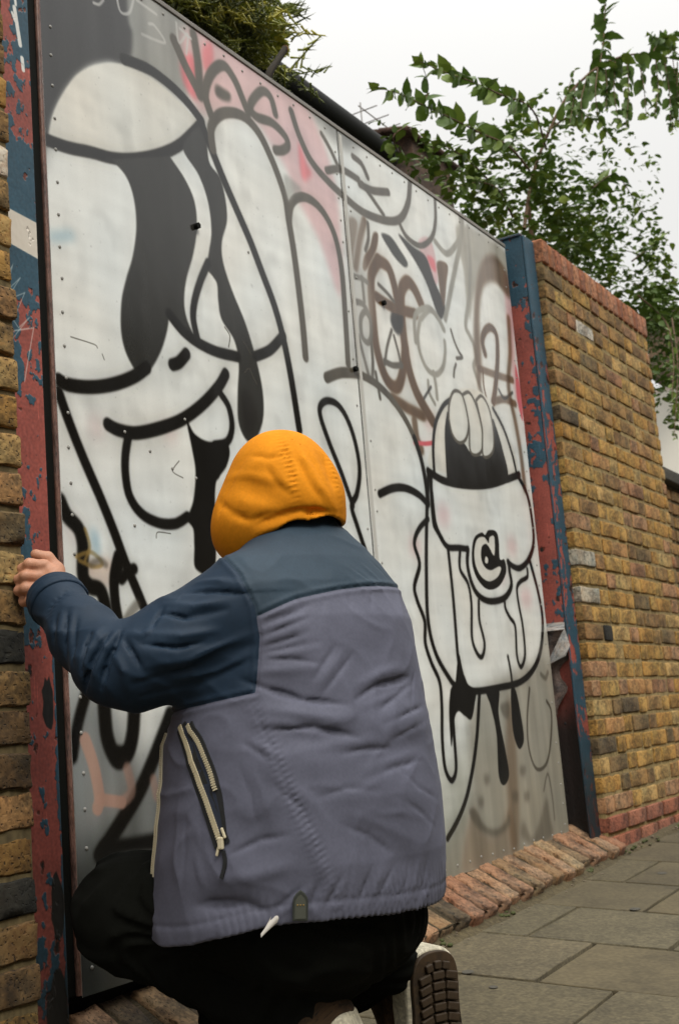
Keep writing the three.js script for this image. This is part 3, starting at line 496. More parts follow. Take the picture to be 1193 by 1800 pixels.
// ---------------------------------------------------------------- the two steel gate posts, blue paint flaking off red primer
{
  const BLUE = [42, 76, 93], RED = [150, 75, 64], RUST = [96, 44, 30], BLK = [24, 22, 18];
  // share = how much blue is left at height t (0 bottom .. 1 top) and across u
  function flake(wm, hm, seed, share, extra) {
    const S = 520, cv = document.createElement('canvas'); cv.width = Math.max(64, Math.round(wm * S)); cv.height = Math.round(hm * S); const c = cv.getContext('2d'), im = c.createImageData(cv.width, cv.height), d = im.data, hb = new Uint8Array(cv.width * cv.height * 4);
    for (let j = 0; j < cv.height; j++) for (let i = 0; i < cv.width; i++) {
      const u = i / cv.width, y = hm * (1 - j / cv.height), x = u * wm, k = (j * cv.width + i) * 4;
      const n = fbm(x * 14 + seed, y * 7, seed, 5) + 0.9 * fbm(x * 46, y * 30 + seed, seed, 4), s = share(u, y) + n * 1.5;
      let col = s > 0.5 ? BLUE : RED; const rim = Math.abs(s - 0.5) < 0.03, ru = fbm(x * 22, y * 18, seed + 9, 4);
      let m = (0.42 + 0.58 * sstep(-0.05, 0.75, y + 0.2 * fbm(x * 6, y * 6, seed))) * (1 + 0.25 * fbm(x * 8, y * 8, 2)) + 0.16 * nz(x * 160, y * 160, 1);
      if (rim && s < 0.5) m *= 0.7; if (ru > 0.29) col = ru > 0.36 ? BLK : RUST; const sc = nz(x * 260, y * 9, seed); if (sc > 0.62) m *= 1.25;
      const hh = (ru > 0.29 ? 30 : s > 0.5 ? 215 : 120) + 40 * nz(x * 90, y * 60, 4); for (let q = 0; q < 3; q++) hb[((cv.height - 1 - j) * cv.width + i) * 4 + q] = hh; for (let q = 0; q < 3; q++) d[k + q] = clamp(col[q] * m, 0, 255); d[k + 3] = 255;
    }
    c.putImageData(im, 0, 0); if (extra) extra(c, (x) => x * cv.width, (y) => (1 - y / hm) * cv.height, S);
    const t = new THREE.CanvasTexture(cv); t.colorSpace = THREE.SRGBColorSpace; const bt = new THREE.DataTexture(hb, cv.width, cv.height); bt.magFilter = THREE.LinearFilter; bt.needsUpdate = true; t.userData.bump = bt; return t;
  }
  const paintMat = (t) => new THREE.MeshPhysicalMaterial({ map: t, roughness: 0.55, bumpMap: t.userData.bump, bumpScale: 0.0022 });
  const H = 2.66, fw = 0.11;
  const tags = (c, X, Y, S) => { // white paint patch, tag strokes and scratches
    c.fillStyle = 'rgb(214,206,192)'; c.beginPath(); c.moveTo(X(0), Y(1.665)); c.lineTo(X(1), Y(1.655)); c.lineTo(X(1), Y(1.575)); c.lineTo(X(0), Y(1.59)); c.fill();
    c.strokeStyle = 'rgb(225,225,220)'; c.lineCap = 'round'; const st = (w, ...p) => { c.lineWidth = w * S; c.beginPath(); c.moveTo(X(p[0]), Y(p[1])); for (let i = 2; i < p.length; i += 2) c.lineTo(X(p[i]), Y(p[i + 1])); c.stroke(); };
    st(0.009, 0.55, 2.22, 0.62, 2.18, 0.66, 2.14); st(0.013, 0.62, 2.13, 0.74, 2.05); st(0.008, 0.62, 2.1, 0.55, 2.115); st(0.012, 0.78, 2.02, 0.8, 1.995); st(0.012, 0.08, 1.99, 0.16, 1.96, 0.06, 1.94); st(0.005, 0.02, 2.02, 0.1, 1.97);
    c.globalAlpha = 0.6; st(0.002, 0.06, 1.5, 0.3, 1.54, 0.12, 1.48, 0.5, 1.52, 0.1, 1.46, 0.6, 1.49, 0.3, 1.43); st(0.002, 0.1, 1.44, 0.4, 1.41, 0.7, 1.44, 0.2, 1.38); st(0.003, 0.25, 1.4, 0.8, 1.42, 0.5, 1.3); c.globalAlpha = 1;
    c.fillStyle = 'rgb(20,18,14)'; for (const [u, y, w, h] of [[0.78, 0.66, 0.03, 0.09], [0.82, 0.28, 0.035, 0.09], [0.7, 0.08, 0.06, 0.14]]) { c.beginPath(); for (let a = 0; a < 16; a++) { const q = a / 16 * 6.283, rr = 1 + 0.5 * nz(Math.cos(q) * 2, Math.sin(q) * 2, y * 9); c.lineTo(X(u) + Math.cos(q) * w * rr * S * 0.6, Y(y) + Math.sin(q) * h * rr * S * 0.6); } c.fill(); }
  };
  const leftShare = (u, y) => { let s = 0.12; s = Math.max(s, sstep(0.4, 0.75, u) * sstep(1.97, 2.05, y) * 0.95); s = Math.max(s, 0.55 * sstep(0.5, 0.3, u) * sstep(1.97, 2.0, y) * sstep(2.12, 2.05, y)); s = Math.max(s, sstep(1.86, 1.8, y) * sstep(1.4, 1.52, y) * 1.0); s = Math.max(s, sstep(0.65, 0.25, u) * sstep(1.22, 1.3, y) * sstep(1.52, 1.42, y) * 0.9); s = Math.max(s, sstep(0.75, 0.5, u) * sstep(0.72, 0.8, y) * sstep(1.0, 0.9, y) * 1.1); s = Math.max(s, sstep(0.86, 0.98, u) * sstep(1.0, 0.8, y) * 0.95); return s; };
  const p1 = thing('gate_post', 'near steel post flaking blue over red primer, between worn brick and gate', 'post', [-0.1535, -0.11, 0]);
  const t1 = flake(fw, H, 3, (u, y) => leftShare(u, y - 0.11), (c, X, Y, S) => tags(c, X, (y) => Y(y + 0.11), S));
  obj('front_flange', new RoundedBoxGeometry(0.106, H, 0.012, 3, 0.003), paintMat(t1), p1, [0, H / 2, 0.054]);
  const p2 = thing('gate_post', 'far steel post flaking blue over red primer, between gate and yellow wall', 'post', [2.735, 0.02, 0]);
  const sideShare = (u, y) => { let s = 0.02; s = Math.max(s, sstep(2.1, 2.25, y) * 1.2); s = Math.max(s, sstep(1.45, 1.5, y) * sstep(1.68, 1.6, y) * 0.75); s = Math.max(s, sstep(0.75, 0.95, u) * sstep(0.75, 1.0, y) * 0.5); return s; };
  const sideT = flake(0.13, 2.46, 17, sideShare), frontT = flake(0.1, 2.46, 23, (u, y) => 0.72 - sstep(1.1, 0.9, y) * sstep(0.8, 1.0, y) * 0.3 + sstep(2, 2.2, y)), rustT = flake(0.16, 0.95, 41, (u, y) => -0.15, (c, X, Y) => { const g = c.createLinearGradient(0, Y(0.62), 0, Y(0.3)); g.addColorStop(0, 'rgba(20,18,14,0)'); g.addColorStop(0.5, 'rgba(20,18,14,.85)'); c.fillStyle = g; c.fillRect(0, Y(0.62), 999, 999); });
  // front flange as a rolled edge, web set back, cover plate on the upper part torn off low down
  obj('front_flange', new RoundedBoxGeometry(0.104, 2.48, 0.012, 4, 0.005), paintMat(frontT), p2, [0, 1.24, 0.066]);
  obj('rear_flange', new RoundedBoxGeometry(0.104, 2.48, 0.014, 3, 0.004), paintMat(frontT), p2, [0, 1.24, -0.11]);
  obj('web', new THREE.BoxGeometry(0.012, 0.95, 0.15), paintMat(rustT), p2, [-0.012, 0.475, -0.02]);
  const cov = new RoundedBoxGeometry(0.006, 1.6, 0.15, 2, 0.002); { const p = cov.attributes.position, uv = cov.attributes.uv; for (let i = 0; i < p.count; i++) { uv.setXY(i, clamp(0.5 + p.getZ(i) / 0.15, 0, 1), (p.getY(i) + 1.66) / 2.46); } }
  obj('cover_plate', cov, paintMat(sideT), p2, [-0.048, 1.68, -0.016]);
  const lip = new THREE.PlaneGeometry(0.15, 0.03, 10, 3); { const p = lip.attributes.position; for (let i = 0; i < p.count; i++) p.setZ(i, 0.012 * Math.pow(0.5 - p.getY(i) / 0.03, 2) + 0.004 * nz(p.getX(i) * 30, 2, 3)); lip.rotateY(-Math.PI / 2); lip.computeVertexNormals(); }
  const bare = MM(lin(0.5, 0.47, 0.44), { side: THREE.DoubleSide, roughness: 0.6, map: repeat(gritTex, 1) });
  obj('torn_lip', lip, bare, p2, [-0.051, 0.868, -0.016]);
  // crumpled flap of cladding hanging below the tear
  const fl = new THREE.PlaneGeometry(0.15, 0.34, 12, 20); { const p = fl.attributes.position; for (let i = 0; i < p.count; i++) { let x = p.getX(i), y = p.getY(i); const t = 0.5 - y / 0.34; const wd = 1 - 0.35 * sstep(0.35, 0.5, t) * sstep(0.75, 0.55, t) - 0.5 * sstep(0.6, 1, t); x = -0.075 + (x + 0.075) * wd; p.setXYZ(i, x, y, 0.012 * Math.sin(t * 9 + x * 30) + 0.012 * nz(x * 24, y * 14, 2) - 0.01 * t); } fl.rotateY(-Math.PI / 2); fl.computeVertexNormals(); }
  obj('torn_flap', fl, MM(lin(0.17, 0.12, 0.1), { side: THREE.DoubleSide, roughness: 0.55, map: repeat(gritTex, 1, 2), bumpMap: repeat(gritBump, 1, 2), bumpScale: 0.004 }), p2, [-0.04, 0.7, -0.016]);
  const f2 = new THREE.BufferGeometry(); f2.setAttribute('position', new THREE.Float32BufferAttribute([0, 0.1, 0.05, -0.012, 0.0, 0.03, 0.004, -0.04, -0.045, -0.008, -0.01, 0.045, 0.01, 0.03, 0.062], 3)); f2.setIndex([0, 1, 4, 1, 3, 4, 1, 2, 3, 0, 2, 1]); f2.setAttribute('uv', new THREE.Float32BufferAttribute([0, 0, 1, 0, 1, 1, 0, 1, 0.5, 0.5], 2)); f2.computeVertexNormals();
  obj('bent_corner', f2, bare, p2, [-0.06, 0.76, 0.01]);
  obj('cap_plate', new RoundedBoxGeometry(0.116, 0.012, 0.186, 2, 0.004), paintMat(frontT), p2, [0, 2.486, -0.034]);
}

// ---------------------------------------------------------------- behind the gate: outbuilding with a black gutter, far houses
{
  const o = thing('outbuilding', 'dark outbuilding with a black gutter showing above the gate', 'outbuilding', [0, 0, -0.7]);
  const dk = MM(lin(0.014, 0.015, 0.012), { roughness: 0.75 });
  obj('wall', new THREE.BoxGeometry(4.6, 3.1, 0.2), MM(lin(0.05, 0.045, 0.035), { map: repeat(gritTex, 4, 3) }), o, [0.45, 1.45, -0.32]);
  obj('fascia', new THREE.BoxGeometry(4.66, 0.16, 0.03), dk, o, [0.47, 3.02, -0.06]);
  const gut = new THREE.CylinderGeometry(0.075, 0.075, 4.7, 20, 1, false); gut.rotateZ(Math.PI / 2); obj('gutter', gut, new THREE.MeshPhysicalMaterial({ color: lin(0.006, 0.0065, 0.005), roughness: 0.6, specularIntensity: 0.25 }), o, [0.45, 3.1, 0.1]);
  const cp = new THREE.CylinderGeometry(0.082, 0.082, 0.03, 20); cp.rotateZ(Math.PI / 2); for (const x of [0.2, 1.7, 2.79]) obj('gutter_joint', cp, dk, o, [x, 3.1, 0.1]);
  const rf = new THREE.BoxGeometry(4.8, 0.08, 2.0); rf.rotateX(0.12); obj('roof', rf, dk, o, [0.45, 3.08, -1.0]);
  const bt = [[0.12, 0.06, 0.04], [0.09, 0.05, 0.035]].map((c) => brickMat(...c));
  const h = thing('roof_stack', 'small brown tiled roof stub at the end of the black gutter', 'roof', [4.2, 3.3, -1.2]);
  obj('wall', block(0.5, 0.9, 0.4, 71, { nx: 5, ny: 6, nzs: 4, rough: 0.008 }), MM(lin(0.1, 0.06, 0.04), { map: gritMap }), h, [0, 0.05, 0]);
  const tg = block(0.17, 0.03, 0.2, 70, { nx: 3, ny: 2, nzs: 3 }); for (let i = 0; i < 4; i++) for (let k = 0; k < 3; k++) { const q = obj('tile', tg, bt[(i + k) % 2], h, [-0.27 + i * 0.175, 0.55 + (k - 1) * -0.035 + (i === 2 ? 0.02 : 0), -0.18 + k * 0.16]); q.rotation.x = 0.25; }
  const ae = thing('aerial', 'thin faint aerial standing behind the roof stub', 'aerial', [3.95, 3.6, -1.3]); const am = MM(lin(0.3, 0.28, 0.26)); const bar = (l, ax) => { const c = new THREE.CylinderGeometry(0.004, 0.004, l, 6); if (ax === 'x') c.rotateZ(Math.PI / 2); if (ax === 'z') c.rotateX(Math.PI / 2); return c; };
  obj('mast', bar(0.6, 'y'), am, ae, [0, 0.2, 0]); obj('boom', bar(0.55, 'x'), am, ae, [0.25, 0.47, 0]); for (let i = 0; i < 4; i++) obj('rod', bar(0.16, 'z'), am, ae, [0.05 + i * 0.14, 0.475, 0]);
  const far = thing('house', 'distant cream house half hidden by leaves at the right edge', 'house', [10.4, 0, -1.5]);
  obj('wall', new THREE.BoxGeometry(4, 3.4, 3), MM(lin(0.86, 0.82, 0.72)), far, [0.9, 1.7, 0]);
  
  const rs = new THREE.CylinderGeometry(1.2, 2.6, 0.35, 4, 1); rs.rotateY(Math.PI / 4); obj('roof', rs, MM(lin(0.12, 0.085, 0.06), { map: repeat(gritTex, 3) }), far, [0.9, 3.57, 0]);
  const wf = obj('window', new THREE.BoxGeometry(0.06, 0.9, 0.7), MM(lin(0.6, 0.6, 0.58)), far, [-1.12, 2.6, 1.1]); obj('pane', new THREE.BoxGeometry(0.02, 0.8, 0.6), MM(lin(0.03, 0.035, 0.04), { roughness: 0.1 }), wf, [-0.03, 0, 0]);
  const st = thing('chimney', 'brown brick chimney stack among the leaves at the right', 'chimney', [9, 3.3, -1.05]); obj('stack', block(0.36, 0.5, 0.3, 81, { nx: 3, ny: 8, nzs: 3, rough: 0.006 }), MM(lin(0.19, 0.13, 0.08), { map: gritMap }), st, [0, 0.36, 0]); obj('cap', block(0.44, 0.1, 0.38, 82), MM(lin(0.16, 0.12, 0.08), { map: gritMap }), st, [0, 0.65, 0]);
}

// ---------------------------------------------------------------- plants over the wall
const leafMats = [[0.1, 0.165, 0.022], [0.07, 0.125, 0.018], [0.135, 0.195, 0.026], [0.2, 0.26, 0.04]].map((c) => new THREE.MeshPhysicalMaterial({ color: lin(...c), roughness: 0.65, specularIntensity: 0.5, side: THREE.DoubleSide, transmission: 0.3, thickness: 0 }));
const barkMat = MM(lin(0.17, 0.1, 0.055), { map: repeat(gritTex, 2, 6) }), darkBark = MM(lin(0.05, 0.04, 0.028), { map: repeat(gritTex, 2, 6) });
function leafGeo(l, w, curl, fold, seed) { // pointed leaf along +x with a folded midrib, drooping tip and toothed edge
  const n = 7, pos = [], idx = [], uv = [], r = rng(seed);
  for (let i = 0; i <= n; i++) { const t = i / n, half = w * Math.pow(Math.sin(Math.PI * Math.pow(t, 0.72)), 0.9) * (i % 2 ? 1 : 0.88) * 0.5 + (i === n ? 0 : 0.0004), y = -curl * l * t * t + (r() - 0.5) * 0.002; for (const s of [-1, 0, 1]) { pos.push(t * l, y + Math.abs(s) * fold * half + (s && (r() - 0.5) * 0.06 * w), s * half); uv.push(t, s * 0.5 + 0.5); } }
  for (let i = 0; i < n; i++) for (let s = 0; s < 2; s++) { const a = i * 3 + s; idx.push(a, a + 1, a + 3, a + 1, a + 4, a + 3); }
  const g = new THREE.BufferGeometry(); g.setAttribute('position', new THREE.Float32BufferAttribute(pos, 3)); g.setAttribute('uv', new THREE.Float32BufferAttribute(uv, 2)); g.setIndex(idx); g.computeVertexNormals(); return g;
}
const LG = [0, 1, 2, 3].map((s) => leafGeo(0.105, 0.056 + s * 0.006, 0.22 + s * 0.08, 0.22, 500 + s));
const stem = (pts, r0, r1, seg = 24) => { const cv = new THREE.CatmullRomCurve3(pts.map((p) => V(...p))), g = new THREE.TubeGeometry(cv, seg, 1, 6), p = g.attributes.position, c = V(); for (let i = 0; i < p.count; i++) { const k = Math.floor(i / 7) / seg; cv.getPointAt(Math.min(1, k), c); const rr = mix(r0, r1, k); p.setXYZ(i, c.x + (p.getX(i) - c.x) * rr, c.y + (p.getY(i) - c.y) * rr, c.z + (p.getZ(i) - c.z) * rr); } return { g, cv }; };
function orient(o, dir, roll) { const q = new THREE.Quaternion().setFromUnitVectors(V(1, 0, 0), dir.clone().normalize()), q2 = new THREE.Quaternion().setFromAxisAngle(V(1, 0, 0), roll); o.quaternion.copy(q).multiply(q2); }
const pending = []; // leaves of the shoots: the largest become parts, the rest joins the mass of foliage
function sprig(parent, pts, { r0 = 0.006, r1 = 0.0015, gap = 0.06, size = 1, seed = 1, from = 0.1, mat = -1, bark = barkMat, droop = 0.3 } = {}) {
  const { g, cv } = stem(pts, r0, r1), r = rng(seed), len = cv.getLength(); obj('stem', g, bark, parent);
  const t = V(), up = V(0, 1, 0), side = V(), p = V();
  for (let s = from * len, k = 0; s < len; s += gap * (0.7 + r() * 0.6), k++) {
    const u = s / len; cv.getPointAt(u, p); cv.getTangentAt(u, t); side.crossVectors(t, up).normalize(); const b = V().crossVectors(side, t);
    for (const sg of r() < 0.25 ? [1] : [1, -1]) {
      const a = (r() - 0.5) * 1.6 + (k % 2) * 1.2, dir = side.clone().multiplyScalar(Math.cos(a) * sg).addScaledVector(b, Math.sin(a) * (sg || 1)).addScaledVector(t, 0.5 + r() * 0.5); dir.y -= droop * r();
      const gi = Math.floor(r() * 4), mi = mat >= 0 && r() < 0.7 ? mat : Math.floor(r() * 3), o = new THREE.Object3D(); o.position.copy(p); orient(o, dir, (r() - 0.5) * 1.2); o.scale.setScalar(size * (0.55 + 0.6 * r()) * (1 - 0.45 * u * u)); pending.push({ gi, mi, o, big: o.scale.x / p.clone().add(parent.position).distanceTo(V(-1.9, 0.6, 1.8)) });
    }
  }
  const tip = new THREE.Object3D(); tip.position.copy(cv.getPointAt(1)); orient(tip, cv.getTangentAt(1), 0); tip.scale.setScalar(size * 0.5); pending.push({ gi: 0, mi: 2, o: tip, big: size * 0.08 });
}
// a cloud of small leaves on hidden twigs, as one mass
function mass(name, parent, blobs, count, seed, mats, scale, hang = 0.3, extra = []) {
  const r = rng(seed), per = mats.map(() => []), q = new THREE.Object3D();
  const tot = blobs.reduce((s, b) => s + b[3] * b[4] * b[5] * (b[6] ?? 1), 0);
  for (const b of blobs) { const n = Math.round(count * b[3] * b[4] * b[5] * (b[6] ?? 1) / tot); for (let i = 0; i < n; i++) {
    let x, y, z, d; do { x = r() * 2 - 1; y = r() * 2 - 1; z = r() * 2 - 1; d = x * x + y * y + z * z; } while (d > 1);
    const px = b[0] + x * b[3], py = b[1] + y * b[4], pz = b[2] + z * b[5], c = fbm(px * 3.1, py * 3.1, pz * 3.1, 3);
    if (c < -0.06 + 0.16 * d || (d > 0.5 && c < 0.04)) continue;
    q.position.set(px, py, pz); const a = r() * 6.283; orient(q, V(Math.cos(a), 0.25 - hang * r() * 2.2, Math.sin(a)), (r() - 0.5) * 2); q.scale.setScalar(scale * (0.5 + r() * 0.75)); q.updateMatrix();
    per[Math.floor(r() * r() * mats.length)].push(q.matrix.clone());
  } }
  for (const e of extra) { e.o.updateMatrix(); per[e.mi].push(e.o.matrix.clone()); }
  per.forEach((list, i) => { if (!list.length) return; const m = new THREE.InstancedMesh(LG[i % 4], mats[i], list.length); list.forEach((t, k) => m.setMatrixAt(k, t)); m.name = numbered(name); m.userData.kind = 'stuff'; m.castShadow = m.receiveShadow = true; parent.add(m); });
}
{
  const b = thing('wall_shrub', 'tall leafy shrub with arching shoots spilling over the brick wall', 'shrub', [4.1, 2.4, -0.4]);
  const at = (pts) => pts.map(([x, y, z]) => [x - 4.1, y - 2.4, z + 0.4]);
  sprig(b, at([[3.82,3.01,-0.35],[3.97,3.34,-0.33],[4.18,3.67,-0.28],[4.30,3.89,-0.20],[4.34,3.99,-0.10],[4.53,4.14,0.00],[4.85,4.30,0.08],[5.67,4.60,0.15]]), {r0:.011,r1:.003,gap:0.112,size:1.16,seed:1,from:.45,droop:1});
  sprig(b, at([[4.42,4.06,-0.03],[4.59,4.35,-0.03],[4.71,4.62,-0.03],[4.81,4.82,-0.03]]), {r0:.004,gap:0.062,size:1.16,seed:2,mat:1});
  sprig(b, at([[4.84,4.28,0.08],[4.80,4.07,0.10],[4.69,3.83,0.12]]), {r0:.004,gap:0.062,size:1.10,seed:10,droop:1.2,mat:1});
  sprig(b, at([[5.29,4.46,0.12],[5.27,4.23,0.13],[5.14,3.93,0.14]]), {r0:.004,gap:0.062,size:1.10,seed:11,droop:1.2,mat:1});
  sprig(b, at([[4.57,4.16,0.02],[4.43,3.90,0.03],[4.40,3.70,0.04]]), {r0:.004,gap:0.062,size:1.10,seed:12,droop:1.2,mat:1});
  sprig(b, at([[5.09,4.40,0.10],[5.36,4.62,0.10],[5.85,4.89,0.10]]), {r0:.004,gap:0.062,size:1.10,seed:13,droop:1.2,mat:1});
  sprig(b, at([[4.38,4.04,-0.03],[4.24,3.81,-0.02],[4.24,3.66,-0.02]]), {r0:.004,gap:0.062,size:1.10,seed:14,droop:1.2,mat:1});
  sprig(b, at([[5.55,4.54,0.14],[5.40,4.28,0.15],[5.32,4.03,0.15]]), {r0:.004,gap:0.062,size:1.10,seed:15,droop:1.2,mat:1});
  sprig(b, at([[4.31,3.96,-0.08],[4.10,3.73,-0.06],[4.05,3.58,-0.05]]), {r0:.004,gap:0.062,size:1.10,seed:16,droop:1.2,mat:1});
  sprig(b, at([[4.70,4.22,0.05],[4.63,4.01,0.06],[4.43,3.67,0.07]]), {r0:.003,gap:.045,size:.85,seed:70,droop:1.2,mat:1});
  sprig(b, at([[5.16,4.42,0.10],[5.10,4.20,0.11],[4.89,3.92,0.12]]), {r0:.003,gap:.045,size:.85,seed:71,droop:1.2,mat:1});
  sprig(b, at([[5.48,4.53,0.13],[5.41,4.32,0.14],[5.11,3.88,0.15]]), {r0:.003,gap:.045,size:.85,seed:72,droop:1.2,mat:1});
  sprig(b, at([[4.46,4.09,-0.01],[4.41,3.94,0.00],[4.30,3.75,0.01]]), {r0:.003,gap:.045,size:.85,seed:73,droop:1.2,mat:1});
  sprig(b, at([[5.66,4.63,0.14],[5.37,4.59,0.13],[5.01,4.48,0.12]]), {r0:.003,gap:.045,size:.85,seed:74,droop:1.2,mat:1});
  sprig(b, at([[4.23,3.90,-0.12],[4.07,3.70,-0.10],[3.99,3.58,-0.10]]), {r0:.003,gap:.045,size:.85,seed:75,droop:1.2,mat:1});
  sprig(b, at([[5.42,3.36,-0.30],[5.88,3.43,-0.25],[6.24,3.47,-0.22]]), {r0:.003,gap:.06,size:.6,seed:90});
  sprig(b, at([[5.45,3.15,-0.30],[5.84,3.20,-0.25],[6.19,3.35,-0.22]]), {r0:.003,gap:.06,size:.6,seed:91});
  sprig(b, at([[4.16,3.56,-0.30],[3.90,3.65,-0.25],[3.28,3.48,-0.20],[2.79,3.32,-0.15],[2.48,3.21,-0.12],[2.22,3.13,-0.10]]), {r0:.006,gap:0.069,size:1.10,seed:3,from:.2});
  sprig(b, at([[3.86,3.33,-0.30],[3.48,3.30,-0.25],[3.01,3.17,-0.20],[2.64,3.08,-0.17],[2.30,2.99,-0.14],[2.06,2.93,-0.12],[1.83,2.85,-0.10]]), {r0:.006,gap:0.062,size:1.10,seed:4,from:.2});
  sprig(b, at([[2.30,2.99,-0.14],[2.34,3.09,-0.13],[2.28,3.15,-0.12]]), {r0:.003,gap:0.062,size:0.93,seed:41});
  sprig(b, at([[3.36,3.06,-0.30],[3.00,3.03,-0.25],[2.69,2.98,-0.22],[2.53,2.93,-0.20]]), {gap:0.062,size:1.05,seed:5});
  sprig(b, at([[4.88,3.59,-0.30],[5.27,3.79,-0.25],[5.35,3.67,-0.20],[5.55,3.56,-0.18]]), {gap:0.062,size:0.93,seed:6});
  sprig(b, at([[5.52,3.32,-0.30],[5.97,3.56,-0.28],[6.33,3.76,-0.26]]), {gap:0.075,size:0.81,seed:7});
  sprig(b, at([[4.14,3.65,-0.28],[4.31,3.78,-0.20],[4.56,3.85,-0.15],[4.73,3.79,-0.10]]), {gap:0.062,size:1.05,seed:8,droop:1});
  sprig(b, at([[4.23,3.80,-0.20],[4.38,4.00,-0.20],[4.52,4.16,-0.20]]), {r0:.003,gap:0.100,size:0.58,seed:9});
  sprig(b, at([[3.55,2.97,-0.30],[3.38,3.03,-0.28],[3.11,2.98,-0.25],[2.71,2.81,-0.22]]), {gap:0.062,size:0.93,seed:19});
  sprig(b, at([[5.19,2.98,-0.20],[5.32,2.84,-0.10],[5.05,2.54,0.00],[4.71,2.19,0.05]]), {gap:0.075,size:0.70,seed:20,droop:1});
  sprig(b, at([[5.52,2.89,-0.10],[5.12,2.49,0.00],[4.65,1.96,0.05]]), {gap:0.088,size:0.70,seed:22,droop:1});
  sprig(b, at([[2.15,2.75,-0.20],[2.08,2.78,-0.18],[2.19,2.86,-0.16],[2.27,2.86,-0.15]]), {r0:.003,gap:0.062,size:0.70,seed:23,mat:2});
  const blobs = [[3.86,3.15,-0.40,0.88,0.21,0.25,2.2],[4.74,3.50,-0.40,1.11,0.32,0.30,1.1],[5.51,4.00,-0.40,1.06,0.32,0.30,0.6],[5.58,3.44,-0.40,0.79,0.36,0.30,1.2],[4.64,3.75,-0.40,0.75,0.20,0.25,0.7],[3.11,3.03,-0.35,0.57,0.12,0.20,2],[2.68,2.94,-0.30,0.36,0.09,0.15,2.4],[2.36,2.90,-0.30,0.25,0.08,0.12,2.4],[6.04,3.25,-0.40,0.64,0.27,0.25,2.2],[5.93,2.91,-0.25,0.45,0.31,0.20,3],[5.48,2.42,-0.15,0.27,0.30,0.15,2.6],[4.65,3.19,-0.40,0.96,0.15,0.25,2],[3.44,2.91,-0.35,0.47,0.10,0.20,2.4],[4.11,3.39,-0.40,0.56,0.22,0.20,1]].map((q) => [q[0] - 4.1, q[1] - 2.4, q[2] + 0.4, ...q.slice(3)]);
  pending.sort((p, q) => q.big - p.big);
  for (const e of pending.slice(0, 295)) { const m = obj('leaf', LG[e.gi], leafMats[e.mi], b); m.position.copy(e.o.position); m.quaternion.copy(e.o.quaternion); m.scale.copy(e.o.scale); }
  mass('foliage', b, blobs, 11000, 21, [leafMats[0], leafMats[1], leafMats[2], leafMats[3]], 0.52, 0.3, pending.slice(295));
  obj('trunk', stem(at([[4.15, 0, -0.45], [4.1, 1.6, -0.45], [4.08, 2.5, -0.42], [4.0, 3.2, -0.38]]), 0.03, 0.012).g, barkMat, b);
}
